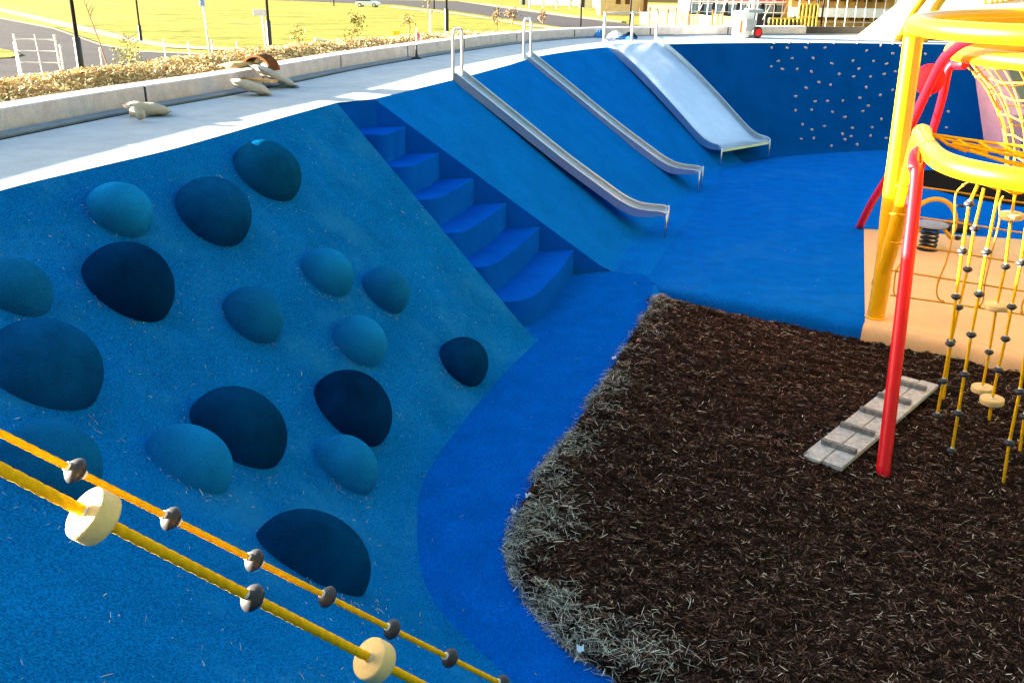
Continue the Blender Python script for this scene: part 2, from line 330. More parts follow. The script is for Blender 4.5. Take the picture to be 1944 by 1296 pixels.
# ------------------------------------------------------------------ stair
st = thing('staircase', 'royal blue rubber staircase of rounded blocks cut into the sloping bank', 'stairs', (-.6, 11.8, 0))
RK = [(-1.85, 12.5), (-1.46, 12.565), (-1.02, 12.64), (-.56, 12.715), (-.11, 12.79), (.36, 12.87), (.86, 12.955)]
NK = [None, (-1.84, 11.55), (-1.49, 11.36), (-1.12, 11.18), (-.72, 11.01), (-.31, 10.83), (.2, 10.66)]
LW = lambda t: np.array([-2.26, 12.08]) * (1 - t) + np.array([.24, 10.35]) * t
for k in range(0, 7):
    z = H - .35 * k
    if k == 0:
        poly = [LW(-.02), LW(.075), LW(.075) + (.06, .06), np.array([-1.50, 12.54]), np.array(RK[0])]; zt = H - .35; z = zt
        continue
    R_, N_ = np.array(RK[k]), np.array(NK[k]); wn = np.array([.569, .822]); dN = (N_ - LW(0)) @ wn; N_ = N_ + wn * max(0, .14 - dN); bk = np.array(RK[k - 1]) + (-.06, -.01); Lf = LW(k / 7 - .008) + (.0, .012); Lb = LW((k - 1) / 7 - .02) + (.0, .012)
    e = (N_ - R_); e /= np.linalg.norm(e); pts = [bk, R_ + (.0, -.012)]
    for s in np.linspace(.15, .75, 6):
        q = R_ + (N_ - R_) * s; bulge = math.sin(s * math.pi) * .05; pts.append(q + np.array([-e[1], e[0]]) * bulge * (1 if -e[1] > 0 else -1))
    a, b_, c_ = pts[-1], N_ + e * .0, Lf
    for s in np.linspace(.1, 1, 9): pts.append((1 - s) ** 2 * a + 2 * s * (1 - s) * (b_ + np.array([.06, -.06])) + s * s * c_)
    pts.append(Lb); bm = bmesh.new(); n = len(pts)
    lo = [bm.verts.new((*q, -.02)) for q in pts]; hi = [bm.verts.new((*q, z)) for q in pts]; tf = bm.faces.new(hi)
    for j in range(n): bm.faces.new((lo[j], lo[(j + 1) % n], hi[(j + 1) % n], hi[j]))
    bmesh.ops.bevel(bm, geom=[ed for ed in tf.edges], offset=.018, segments=3, affect='EDGES', profile=.5)
    bm.verts.index_update(); o_ = MB().add([v.co[:] for v in bm.verts], [[v.index for v in fc.verts] for fc in bm.faces]); bm.free()
    o_.build('step', M_STAIR, st, smooth=True, angle=28)
# top riser
g = MB(); a, b_ = LW(-.01), np.array([-1.83, 12.503]); g.add([(*a, H), (*b_, H), (*b_, H - .4), (*a, H - .4)], [(0, 1, 2, 3)]); g.build('top_riser', M_STAIR, st)

# ------------------------------------------------------------------ rubber boulders on the left slope
BOULD = [(7.471, 0.157, 0.366, 0.359, 2, 'dark teal rubber mound highest up the bank with a sunlit tip, nearest the stair'),
 (6.659, 0.209, 0.36, 0.351, 3, 'dark blue mound with a smudged top between the pale sunlit mound and the topmost one'),
 (5.752, 0.129, 0.272, 0.254, 0, 'small pale teal mound with a sunlit tip just below the concrete rim'),
 (5.018, 0.291, 0.351, 0.354, 4, 'large nearly black mound below the small pale sunlit one'),
 (4.258, 0.192, 0.246, 0.245, 1, 'teal mound cut by the left edge of the picture, above the biggest mound'),
 (3.692, 0.312, 0.376, 0.351, 3, 'biggest dark blue mound cut by the left edge of the picture, third row down'),
 (5.894, 0.483, 0.271, 0.27, 1, 'small teal mound alone in the middle of the bank, right of the nearly black one'),
 (7.18, 0.484, 0.279, 0.267, 0, 'pale teal mound of the upper pair beside the stair, on the left of the pair'),
 (7.609, 0.616, 0.281, 0.268, 1, 'pale teal mound of the upper pair beside the stair, on the right of the pair'),
 (6.797, 0.681, 0.27, 0.272, 0, 'bright blue mound below the pair of pale mounds near the stair'),
 (7.796, 0.912, 0.305, 0.282, 5, 'dark mottled mound lowest beside the foot of the stair, at the edge of the path'),
 (5.817, 0.792, 0.328, 0.377, 4, 'dark navy mound right above a small pale blue one, near the path'),
 (4.38, 0.623, 0.33, 0.367, 5, 'near black mound half hidden behind a pale blue mound'),
 (3.698, 0.556, 0.259, 0.279, 0, 'pale blue mound standing in front of a near black one'),
 (4.858, 0.842, 0.246, 0.282, 0, 'small pale blue mound near the path, below a dark navy one'),
 (2.908, 0.357, 0.255, 0.269, 1, 'teal mound behind the two yellow ropes at the left edge'),
 (3.365, 0.744, 0.279, 0.373, 5, 'largest near black mound lowest on the bank, behind the upper yellow rope')]
BC = [(.006, .185, .46), (.004, .125, .33), (.002, .056, .145), (.002, .052, .155), (.001, .023, .075), (.001, .032, .095)]
LQ = LP[3:]
for s, t, ra, rb, ci, lab in BOULD:
    e = 1e-3; ds = ruled(LQ, s + e, t) - ruled(LQ, s - e, t); dt = ruled(LQ, s, t - e) - ruled(LQ, s, t + e); nn = np.cross(ds, dt); nn /= np.linalg.norm(nn)
    if nn[2] < 0: nn = -nn
    b_ = dt / np.linalg.norm(dt); a = np.cross(b_, nn); c = ruled(LQ, s, t); hn = .95 * (ra + rb) / 2; G = []; ph0 = random.uniform(0, 6)
    for p in np.r_[-.35, -.15, np.linspace(0, math.pi / 2 * .985, 20)]:
        th = np.linspace(0, 2 * np.pi, 48, endpoint=False); wob = 1 + .025 * np.sin(2 * th + ph0) + .015 * np.sin(3 * th + 2 * ph0); cp = math.cos(max(p, 0)) ** .92 + (.0 if p > 0 else -.2 * p)
        G.append(c + np.outer(np.cos(th) * cp * ra * wob, a) + np.outer(np.sin(th) * cp * rb * wob, b_) + nn * (hn * math.sin(p)))
    G = np.array(G)
    mb = MB().grid(G, close=True); mb.f.append(tuple(int(i) for i in range(mb.n - 48, mb.n)))
    m = mat('mound_rubber_%d' % ci, BC[ci], .85, scale=1.8, var=.3, bump=.5, bscale=110, fine=(150, .16), spec=.0, col2=tuple(min(1, q * f) for q, f in zip(BC[ci], (1, 1.7, 1.7) if ci > 1 else (1, 1.12, 1.12))))
    root_before = c; o = mb.build('rubber_mound', m, smooth=True); tag(o, lab, 'mound', 'rubber climbing mounds on the bank')
# straw flecks on the slope, gathering below each mound
P = []; D = []; 
for _ in range(1700):
    s = random.uniform(0, 9); t = random.uniform(.02, .98); P.append((s, t))
for s, t, ra, rb, ci, lab in BOULD:
    for _ in range(26):
        a = random.uniform(2.4, 4.6); P.append((s + math.cos(a) * ra * .98 * random.uniform(.95, 1.25), t - math.sin(a) * rb / 3.6 * random.uniform(.98, 1.3) * .9))
P = np.array([q for q in P if 0 <= q[0] <= 9 and 0 < q[1] < 1]); n = len(P)
pos = np.array([ruled(LQ, *q) for q in P]); nrm = np.array([.62, -.12, .77]); pos += nrm * .006
D = flatdirs(n, .1); D -= np.outer(D @ nrm, nrm) * .9; D /= np.linalg.norm(D, axis=1)[:, None]
C3 = np.array([(.5, .5, .44)]) * RNG.uniform(.35, 1.2, (n, 1))
tag(slivers('straw_litter', pos, D, RNG.uniform(.008, .05, n) * np.where(RNG.random(n) < .85, .55, 1.3), RNG.uniform(.002, .005, n), C3, M_CHIP, .1), 'pale straw flecks scattered over the blue bank', 'straw', kind='stuff')
n = 500; xx = RNG.uniform(-1, 6.5, n); yy = RNG.uniform(4.5, 22, n); dm = pdist(xx, yy, MULCH_L)
k = inpoly(xx, yy, outer) & ~inpoly(xx, yy, hole) & (RNG.random(n) < np.exp(-dm / 1.2) + .12); xx, yy = xx[k], yy[k]; n = len(xx)
tag(slivers('straw_specks', np.c_[xx, yy, np.full(n, .008)], flatdirs(n, .03), RNG.uniform(.01, .05, n), RNG.uniform(.003, .006, n), np.array([(.45, .47, .42)]) * RNG.uniform(.4, 1.1, (n, 1)), M_CHIP, .05), 'pale straw specks lying on the royal blue path and floor', 'straw', kind='stuff')

# ------------------------------------------------------------------ slides
def slide(TL, TR, BL, BR, label, group, name, posts, wall):
    TL, TR, BL, BR = map(lambda q: np.array(q, float), (TL, TR, BL, BR)); top = (TL + TR) / 2; bot = (BL + BR) / 2
    ax = bot - top; Rn = np.linalg.norm(ax); ax /= Rn; cr_ = (TR - TL) + (BR - BL); cr_ /= np.linalg.norm(cr_); wd = (np.linalg.norm(TR - TL) + np.linalg.norm(BR - BL)) / 2; t = thing(name, label, 'slide', (*top, H), group)
    prof = spl([(0, 2.475), (.012, 2.47), (.03, 2.43), (.25, 1.86), (.5, 1.21), (.70, .73), (.78, .545), (.85, .43), (.92, .385), (1.0, .375)] if not wall else [(-.01, 2.47), (0, 2.48), (.03, 2.46), (.25, 2.02), (.5, 1.42), (.70, .90), (.78, .69), (.85, .53), (.92, .43), (1.0, .40)], 5)
    sh = .06 if not wall else .10
    def P(u, w, z): return np.array([*(top + ax * u * Rn + cr_ * w), z])
    # bed and side walls as one folded sheet with a rolled lip
    cs = [(-wd / 2 - .012, -.06), (-wd / 2 - .012, sh), (-wd / 2, sh), (-wd / 2, .035), (-wd / 2 + .04, .006), (-wd / 4, 0), (0, -.004), (wd / 4, 0), (wd / 2 - .04, .006), (wd / 2, .035), (wd / 2, sh), (wd / 2 + .012, sh), (wd / 2 + .012, -.06)]
    G = []
    for i, (u, z) in enumerate(prof):
        fade = min(1, max(.2, (1 - u) / .16)); up = sh * (1 if u < .97 else max(.25, (1.0 - u) / .03))
        G.append([P(u, w, z + (zz if zz < sh - 1e-6 and zz > -.05 else (up if zz > 0 else -.08 * fade))) for w, zz in cs])
    G.append([P(1.0 + .004, w, prof[-1][1] - .05 if abs(w) < wd / 2 else prof[-1][1] - .04) for w, zz in cs])
    MB().grid(np.array(G)).build('chute', M_STEEL, t, smooth=True, angle=35)
    for sgn in (-1, 1):
        w = sgn * (wd / 2 + .006); rl = [P(u, w, z + sh + .004) for u, z in prof if u < .965]
        rl += [P(.985, w, prof[-1][1] + sh - .005), P(1.0, w, prof[-1][1] + sh - .035), P(1.006, w, prof[-1][1] + .06)]
        MB().tube(spl(rl, 2), .016 if not wall else .02, 10).build('side_rail', M_STEEL, t, smooth=True)
        MB().tube([P(1.006, w, prof[-1][1] + .06), P(1.006, w, .2), P(1.006, w, -.03)], .018, 10).build('leg', M_STEEL, t, smooth=True)
    hh = .74
    if not wall:
        w = wd / 2 + .02; a = np.array([*TL, H]); b_ = np.array([*TR, H]); z = np.array([0, 0, 1.])
        pth = [a - z * .05, a + z * (hh - .1)] + [a + z * (hh - .1 + .1 * math.sin(q)) + (b_ - a) / np.linalg.norm(b_ - a) * .1 * (1 - math.cos(q)) for q in np.linspace(.3, 1.57, 5)]
        pth += [b_ + (q - a) * np.array([0, 0, 1]) - (b_ - a) / np.linalg.norm(b_ - a) * ((q - a) @ (b_ - a)) / np.linalg.norm(b_ - a) for q in pth[::-1]]
        MB().tube(pth, .024, 12).build('grab_hoop', M_STEELW, t, smooth=True)
    else:
        for q in (-.5, 0.02, .5):
            p = P(-.012, q * wd, H); MB().tube([p - (0, 0, .05), p + (0, 0, hh + .02)], .03, 12).build('grab_post', M_STEELW, t, smooth=True)
        MB().tube([P(-.012, -.5 * wd, H + hh), P(-.012, .5 * wd, H + hh)], .018, 10).build('top_rail', M_STEELW, t, smooth=True)
    return t
slide((-.98, 15.0), (-.87, 15.47), (2.47, 15.0), (2.55, 15.42), 'narrow steel slide nearest the stair, with a hoop handle at its top', 'narrow steel slides', 'narrow_slide', 2, False)
slide((.13, 18.95), (.27, 19.4), (3.63, 18.52), (3.78, 18.96), 'narrow steel slide in the middle, next to the wide slide', 'narrow steel slides', 'narrow_slide', 2, False)
slide((2.03, 22.75), (3.42, 23.98), (4.62, 21.15), (5.98, 22.38), 'wide steel slide running down beside the dark blue climbing wall', None, 'wide_slide', 3, True)

# ------------------------------------------------------------------ climbing wall with holds
cw = thing('climbing_wall', 'tall dark blue rubber climbing wall dotted with small pale holds', 'wall', (8.5, 24.5, 0))
MB().grid(slope_grid(RP, 4.72, 8.0, 41)).build('wall_face', M_WALL, cw, smooth=True)
HP = [(1468,82),(1501,83),(1533,82),(1585,83),(1631,82),(1692,83),(1464,93),(1494,91),(1529,92),(1565,92),(1644,98),(1672,90),(1694,102),(1477,116),(1505,112),(1543,112),(1580,121),(1620,116),(1656,118),(1685,121),
 (1462,129),(1484,133),(1514,134),(1540,135),(1595,141),(1631,131),(1679,144),(1653,149),(1621,149),(1554,156),(1576,159),(1529,166),(1643,164),(1512,185),(1545,193),(1572,193),(1601,191),(1632,185),(1671,181),(1692,171),
 (1511,211),(1543,210),(1578,215),(1604,221),(1648,199),(1640,213),(1673,229),(1523,234),(1543,246),(1566,242),(1597,253),(1620,245),(1655,241),(1521,267),(1544,264),(1577,275),(1606,267),(1617,261),(1627,277),(1651,260),(1681,261),
 (1708,90),(1755,104),(1764,184),(1756,203),(1799,215),(1799,242),(1816,265),(1700,136)]
WS = [(s, t, ruled(RP, s, t)) for s in np.linspace(5.2, 8, 113) for t in np.linspace(.0, 1, 41)]; WA = np.array([w[2] for w in WS]); wv = WA - CAMP; ww = wv @ _f
WPX = np.c_[972 + F * (wv @ _R) / ww, 648 - F * (wv @ _U) / ww]
for i, (px, py) in enumerate(HP):
    j = np.argmin(((WPX - (px, py)) ** 2).sum(1)); s, t, c = WS[j]; nn = np.array([-.1, -.8, .58]); nn /= np.linalg.norm(nn)
    a = np.array([1, -.1, 0.]); b_ = np.cross(nn, a); b_ /= np.linalg.norm(b_); a = np.cross(b_, nn); G = []; rx, ry = random.uniform(.034, .046), random.uniform(.030, .038); ro = random.uniform(-.7, .7); ph0 = random.uniform(0, 6)
    for p in np.r_[-.5, np.linspace(0, 1.5, 6)]:
        th = np.linspace(0, 2 * np.pi, 12, endpoint=False); wb = 1 + .16 * np.sin(2 * th + ph0) + .08 * np.sin(3 * th); X_ = np.cos(th) * rx * math.cos(p) * wb; Y_ = np.sin(th) * ry * math.cos(p) * wb
        G.append(c + np.outer(X_ * math.cos(ro) - Y_ * math.sin(ro), a) + np.outer(X_ * math.sin(ro) + Y_ * math.cos(ro), b_) + nn * .05 * math.sin(p))
    mb = MB().grid(np.array(G), close=True); mb.f.append(tuple(range(mb.n - 12, mb.n))); mb.build('climbing_hold', M_HOLD, cw, smooth=True)

# pink retaining wall at the right end of the climbing wall
pw = thing('retaining_wall', 'pink concrete wing wall stepping down beside the climbing wall', 'wall', (12.3, 24.5, 0))
a0, a1, b0, b1 = (11.95, 26.0), (12.75, 26.2), (12.05, 23.3), (12.4, 23.25)
MB().add([(*a0, -.05), (*a1, -.05), (*b1, -.05), (*b0, -.05), (*a0, H + .02), (*a1, H + .02), (*b1, 1.02), (*b0, .98)],
         [(0, 1, 2, 3), (4, 7, 6, 5), (0, 3, 7, 4), (1, 5, 6, 2), (3, 2, 6, 7), (0, 4, 5, 1)]).build('wall_body', M_PINKW, pw)
bl = MB(); bl.box((14.8, 27.3, 1.1), (3.6, .5, 2.4), bev=.03); tag(bl.build('block_wall', M_CREAM), 'cream concrete block wall behind the rope cone on the right', 'wall')

# ------------------------------------------------------------------ rim path, kerb, berm, land
K = spl([(2.0, -6), (-2.6, -2.6), (-4.7, .5), (-5.5, 3.2), (-5.55, 5.5), (-5.25, 7.4), (-4.9, 8.9), (-4.35, 10.9), (-3.75, 12.6), (-3.3, 14.1), (-2.52, 16.9), (-1.25, 20.3), (.25, 23.6), (2.4, 26.4), (6.3, 28.4), (9.6, 29.4), (10.6, 29.6)], 8)
rim_in = np.concatenate([rimL, rimR, np.array([(13, 26.2), (40, 26.2)])])
fill('path', list(rim_in) + [(40, 34), (10.6, 34)] + list(inset(K, .0)[::-1]) + [(2, -8), (20, -8)], [], lambda x, y: H, M_CONC)
Kr = resample(K, .25); T = np.gradient(Kr, axis=0); T /= np.linalg.norm(T, axis=1)[:, None]; KN = np.c_[T[:, 1], -T[:, 0]]; KD = np.r_[0, np.cumsum(np.linalg.norm(np.diff(Kr, axis=0), axis=1))]
g = MB(); seg = 2.6; nseg = int(KD[-1] / seg)
kp = [(-.36, -.25), (-.36, .205), (-.375, .22), (-.65, .225), (-.665, .21), (-.665, -.25)]
for i in range(nseg):
    ds = np.linspace(i * seg + .022, (i + 1) * seg - .022, 11); c = np.c_[np.interp(ds, KD, Kr[:, 0]), np.interp(ds, KD, Kr[:, 1])]; nn = np.c_[np.interp(ds, KD, KN[:, 0]), np.interp(ds, KD, KN[:, 1])]
    G = np.stack([np.c_[c + nn * a, np.full(len(c), H + z)] for a, z in kp], 1); n0 = g.n; g.grid(G); g.f.append(tuple(range(n0, n0 + 6))); g.f.append(tuple(range(n0 + 60, n0 + 66)))
g.build('kerb', M_KERB)['kind'] = 'structure'
MB().grid(np.stack([np.c_[Kr + KN * a, np.full(len(Kr), H + z)] for a, z in ((-.372, -.2), (-.372, .2), (-.385, .212), (-.64, .212), (-.655, -.2))], 1)).build('kerb_filler', mat('joint_filler', (.05, .05, .055), .9))['kind'] = 'structure'
kp = [(-.10, -.02), (-.10, .008), (-.11, .018), (-.265, .022), (-.275, .012), (-.275, -.03)]
MB().grid(np.stack([np.c_[Kr + KN * a, np.full(len(Kr), H + z)] for a, z in kp], 1)).build('kerb_ledge', mat('dark_edging', (.19, .23, .27), .8, var=.15, scale=4))['kind'] = 'structure'
MB().grid(np.stack([np.c_[Kr + KN * a, np.full(len(Kr), H + z)] for a, z in ((.006, .003), (-.01, .004), (-.012, -.012), (-.37, -.012))], 1)).build('kerb_joint', mat('dark_joint', (.010, .014, .020), .95, var=.3, scale=6))['kind'] = 'structure'
# straw berm behind the kerb
bp = [(-.64, .13), (-.9, .18), (-1.3, .24), (-1.8, .27), (-2.4, .15), (-3.2, -.45), (-4.6, -1.5), (-6., -2.6)]; bs = spl(bp, 4)
amp = np.interp(Kr[:, 1], [-6, 16, 21, 26, 40], [1, 1, .75, .35, .2])
G = []
for a, z in bs:
    q = Kr + KN * a; zz = H + z * (amp if z > .1 else 1) + (.05 * vnoise(q[:, 0], q[:, 1], 2.5) + .03 * vnoise(q[:, 0], q[:, 1], 7)) * (z > -.3); G.append(np.c_[q, zz])
BG = np.array(G); tag(MB().grid(BG).build('straw_berm', M_BERM, smooth=True), 'bank of golden straw mulch heaped behind the concrete kerb', 'straw mulch', kind='stuff')
n = 45000; ui = RNG.uniform(1, 15, n); vi = RNG.uniform(0, len(Kr) - 1.01, n); i = ui.astype(int); j = vi.astype(int); a = (ui - i)[:, None]; b_ = (vi - j)[:, None]
p = (BG[i, j] * (1 - a) + BG[i + 1, j] * a) * (1 - b_) + (BG[i, j + 1] * (1 - a) + BG[i + 1, j + 1] * a) * b_; k = (p[:, 1] > 7) & (p[:, 1] < 26); p = p[k]; n = len(p); c = RNG.random((n, 1))
C3 = np.where(c < .2, np.array([(.12, .06, .025)]), np.where(c < .55, np.array([(.50, .35, .15)]), np.array([(.74, .62, .36)]))) * RNG.uniform(.7, 1.25, (n, 1))
tag(slivers('straw_chips', p + (0, 0, .015), flatdirs(n, .4), RNG.uniform(.03, .12, n), RNG.uniform(.006, .016, n), C3, M_CHIP, .3), 'loose golden straw and wood chips lying on the bank behind the kerb', 'straw', kind='stuff')
land_hole = [tuple(q) for q in inset(Kr, -2.4)[::6]] + [(11.5, 33.5), (60, 33.5), (60, -9), (1, -9)]
fill('ground', [(-900, -300), (900, -300), (900, 1400), (-900, 1400)], [land_hole], lambda x, y: terr(y), M_GRASS)
hq = [(-30, -9), (-10, -8.5), (4, -7.5), (14, -4), (21, 4), (26, 14), (31, 32)]; hs = spl(hq, 6); T = np.gradient(hs, axis=0); T /= np.linalg.norm(T, axis=1)[:, None]; hn_ = np.c_[T[:, 1], -T[:, 0]]  # tall unseen bank, added behind and right of the camera to block sky light
MB().grid(np.stack([np.c_[hs + hn_ * d, np.full(len(hs), z) + (vnoise(hs[:, 0], hs[:, 1], .4) * z * .15)] for d, z in ((0, 1.0), (.6, 7.0), (2, 14), (5, 21), (14, 24), (40, 1.0))], 1)).build('sky_blocker', mat('sky_blocker_dark', (.03, .04, .012), .95, scale=.8, var=.5), smooth=True)['kind'] = 'structure'
def land_poly(name, px, m, up, kind='structure'):
    return fill(name, [att(*q, up)[:2] for q in px], [], lambda x, y: terr(y) + up, m)
land_poly('road', [(-60, 22), (0, 36), (100, 55), (190, 86), (270, 99), (380, 104), (520, 104), (620, 98), (640, 125), (500, 160), (200, 190), (-60, 200)], M_ROAD, .03)
land_poly('kerb_line', [(-60, 19), (0, 33), (100, 52), (190, 83), (270, 96), (380, 101), (520, 102), (520, 104), (380, 104), (270, 99), (190, 86), (100, 55), (0, 36), (-60, 22)], M_PATHF, .05)
land_poly('grass_island', [(-60, 90), (0, 92), (24, 97), (40, 104), (20, 109), (-60, 112)], M_GRASS, .06)
land_poly('footpath', [(-60, 8), (0, 16), (60, 28), (160, 50), (250, 71), (330, 85), (420, 90), (540, 92), (540, 96), (400, 95), (310, 90), (230, 76), (140, 56), (50, 34), (0, 22), (-60, 14)], M_PATHF, .04)
land_poly('road_far', [(380, -3), (560, 2), (700, 8), (800, 10), (870, 2), (900, -6), (1100, -8), (380, -14)], M_ROAD, .05)
land_poly('road_right', [(800, -4), (870, 1), (930, 12), (1000, 22), (1080, 33), (1150, 42), (1300, 58), (1300, 75), (1150, 62), (1080, 54), (1000, 42), (930, 31), (860, 21), (790, 14), (740, 8)], M_ROAD, .06)
land_poly('footpath_right', [(870, -1), (930, 8), (1000, 17), (1080, 28), (1180, 40), (1180, 44), (1080, 33), (1000, 22), (930, 12), (870, 3)], M_PATHF, .08)
land_poly('footpath_field', [(740, 12), (860, 24), (930, 34), (1000, 46), (1090, 56), (1090, 59), (1000, 50), (930, 37), (860, 27), (740, 15)], M_PATHF, .08)
land_poly('bare_ground', [(980, -6), (1080, 8), (1180, 24), (1330, 40), (1700, 60), (1990, 66), (1990, -20), (980, -20)], M_PATHF, .1)

# ------------------------------------------------------------------ net climbing frame on the right
fr = thing('rope_climbing_frame', 'yellow and red tubular climbing frame with rope nets, cut by the right edge', 'climbing frame', (4.62, 11.25, 0))
zf = lambda x, y: float(mulch_z(np.array([x]), np.array([y]))[0][0])
A_top = atd(1737, 52, 11.2)
ptsA = [np.array([4.62, 11.25, -.05]), np.array([4.62, 11.25, .6])]; ptsA += [ptsA[0] + (A_top - ptsA[0]) * q for q in (.4, .6, .8, .97)]
MB().tube(spl(ptsA, 5), .108, 24).build('post', M_YEL, fr, smooth=True, angle=60)
MB().lathe([(.02, -.135), (.08, -.11), (.125, -.04), (.125, .03), (.08, .10), (.02, .125)], A_top + (0, 0, -.02), n=24).build('joint', M_YEL, fr, smooth=True)
zt = A_top[2]; cx, cy, rr = A_top[0] + 1.7 * .92, A_top[1] - 1.7 * .38, 1.7
MB().tube([(cx + rr * math.cos(q), cy + rr * math.sin(q), zt + .02 + .06 * (rr * math.cos(q) * .9 + rr * math.sin(q) * .3 + 1.6) / 1.7) for q in np.linspace(0, 2 * np.pi, 97)], .10, 20, caps=False).build('upper_ring', M_YEL, fr, smooth=True)
zb = 2.45; leg0 = np.array([4.62, 11.30, .42]); loop = [leg0, np.array([4.61, 11.06, 1.2]), np.array([4.54, 10.75, 1.9]), np.array([4.47, 10.52, 2.28]), np.array([4.38, 10.25, 2.46]), np.array([4.22, 9.85, 2.47]), np.array([4.07, 9.3, zb]), np.array([3.97, 8.85, zb])]
loop += [np.array([4.88 + .93 * math.cos(q), 8.6 + .93 * math.sin(q), zb]) for q in np.linspace(math.pi, math.pi * 1.45, 7)]
loop += [np.array(q) for q in ((5.3, 7.66, zb), (6.0, 7.9, zb), (6.5, 8.4, zb - .03), (6.75, 8.75, zb - .3), (6.8, 8.85, 1.6), (6.85, 8.95, -.3))]
MB().tube(spl(loop, 5), .098, 22).build('lower_ring', M_YEL, fr, smooth=True)
# far ring with the rope cone
c2 = np.array([7.45, 12.75, 3.1]); r2 = 1.75
tip = atz(1808, 96, 3.12); near = atz(1944, 114, 3.12); far = atz(1944, 83, 3.12); r2 = 2.0; c2 = tip + r2 * np.array([.914, -.405, 0])
MB().tube([c2 + (r2 * math.cos(q), r2 * math.sin(q), 0) for q in np.linspace(0, 2 * np.pi, 81)], .105, 20, caps=False).build('far_ring', M_YEL, fr, smooth=True)
g = MB(); lev = [(1.0, 0), (.88, -.22), (.74, -.5), (.63, -.85), (.56, -1.2), (.52, -1.6)]; ls = spl(lev, 4)
for k in range(28):
    q = k * 2 * np.pi / 28; g.tube([c2 + (r2 * a * math.cos(q), r2 * a * math.sin(q), z) for a, z in ls], .0105, 5)
for a, z in ls[2::3]:
    g.tube([c2 + (r2 * a * math.cos(q), r2 * a * math.sin(q), z + .02 * math.cos(14 * q)) for q in np.linspace(0, 2 * np.pi, 57)], .010, 5, caps=False)
g.build('rope_cone', M_ROPE2, fr, smooth=True)
# red poles
pE0 = atz(1675, 916, -.24); pE1 = atd(1739, 352, 8.95); pE = [pE0 - (0, 0, .12), pE0 * .5 + pE1 * .5, pE1, pE1 + (-.0, .12, .16), pE1 + (.07, .3, .24), pE1 + (.2, .5, .26)]
tag(MB().tube(spl(pE, 6), .062, 20).build('support_pole', M_RED, fr, smooth=True), 'straight glossy red pole standing in the bark in front')
cp = [(1630, 434, 15.9), (1655, 385, 15.3), (1680, 345, 14.7), (1705, 300, 14.2), (1728, 243, 13.6), (1745, 205, 13.3), (1770, 152, 12.9), (1793, 111, 12.5), (1820, 87, 12.1), (1848, 74, 11.6), (1885, 66, 11.0)]
MB().tube(spl([atd(*q) for q in cp], 4), .062, 18).build('support_pole', M_RED, fr, smooth=True)
d0 = atd(1764, 151, 13.15); ay = np.array([-.25, -.93, .15]); MB().lathe([(.19, -.03), (.202, -.02), (.202, .02), (.19, .03)], d0, ay, 36).build('disc_panel', M_RED, fr, smooth=True, angle=40)
dp = [atd(1722, 405, 15.6), atd(1768, 258, 14.2), atd(1788, 190, 13.6), atd(1796, 152, 13.4), atd(1801, 132, 13.35), atd(1811, 121, 13.3), atd(1820, 122, 13.15)]
MB().tube(spl(dp, 5), .056, 16).build('support_pole', M_RED, fr, smooth=True)
MB().lathe([(.06, -.12), (.066, -.1), (.066, .1), (.06, .12)], atd(1822, 123, 13.05), (.15, -.97, .1), 20).build('pipe_clamp', M_RED, fr, smooth=True, angle=40)
for p_, ax_ in ((np.array([4.07, 9.3, zb]), (-.2, -.95, 0)), (np.array([4.38, 10.25, 2.46]), (-.35, -.9, 0)), (np.array([4.53, 10.71, 1.98]), (-.15, -.45, .9))): MB().lathe([(.096, -.035), (.104, -.03), (.104, .03), (.096, .035)], p_, ax_, 24).build('tube_collar', M_YEL, fr, smooth=True, angle=30)
MB().lathe([(.061, -.05), (.069, -.045), (.069, .045), (.061, .05)], pE1 + (0, .0, -.16), pE1 - pE0, 20).build('tube_collar', M_RED, fr, smooth=True, angle=30)
MB().lathe([(.11, -.02), (.135, .0), (.135, .012), (.11, .02)], (4.62, 11.25, .01), n=24).build('foot_collar', M_YEL, fr, smooth=True, angle=30)
# rope bundles across the lower ring
g = MB()
for dz, off, sg in ((.06, -.12, .03), (.05, .02, .07), (.01, .30, .12), (.03, .38, .06), (.0, .62, .13)):
    a, b_ = np.array([4.32 + off * .3, 10.0 - off, 2.44 + dz]), np.array([6.0 + off * .2, 9.0 - off * 1.1, 2.40 + dz]); t_ = np.linspace(0, 1, 14)
    g.tube(a + np.outer(t_, b_ - a) - np.outer(np.sin(t_ * np.pi) * sg, (0, 0, 1)), .015, 8)
for s in np.linspace(.08, .6, 6):
    a = np.array([4.3 + 1.6 * s, 10.03 - s, 2.47]); g.tube([a, a + (.03, -.22, -.04), a + (.1, -.45, -.06)], .014, 6)
for k in range(7):
    q = math.pi * (1.02 + .16 * k); e = np.array([4.88 + .9 * math.cos(q), 8.6 + .9 * math.sin(q), 2.40]); a = np.array([4.95, 8.75, 2.2]); g.tube([e, (e + a) / 2 - (0, 0, .08), a], .018, 6)
g.build('rope_web', M_ROPE, fr, smooth=True)
# upright net hanging between the posts
YN = 9.75; g = MB(); hz = [[(1700, 352), (1760, 357), (1830, 367), (1895, 378), (1990, 392)], [(1690, 405), (1755, 414), (1850, 428), (1990, 450)], [(1690, 460), (1752, 469), (1850, 485), (1990, 508)], [(1690, 513), (1745, 521), (1850, 538), (1990, 560)], [(1690, 560), (1740, 567), (1850, 583), (1990, 604)]]
vz = [[(1840, 345), (1829, 352), (1815, 368), (1813, 400), (1812, 430), (1806, 460), (1795, 500), (1782, 532), (1778, 553), (1782, 567), (1790, 572)], [(1905, 372), (1898, 388), (1898, 415), (1893, 440), (1880, 490), (1869, 540), (1866, 570), (1860, 580)], [(1745, 345), (1738, 380), (1728, 440), (1716, 490), (1702, 512), (1698, 535), (1697, 556), (1703, 562)], [(1985, 380), (1975, 470), (1952, 550), (1941, 575), (1940, 592), (1948, 602)]]
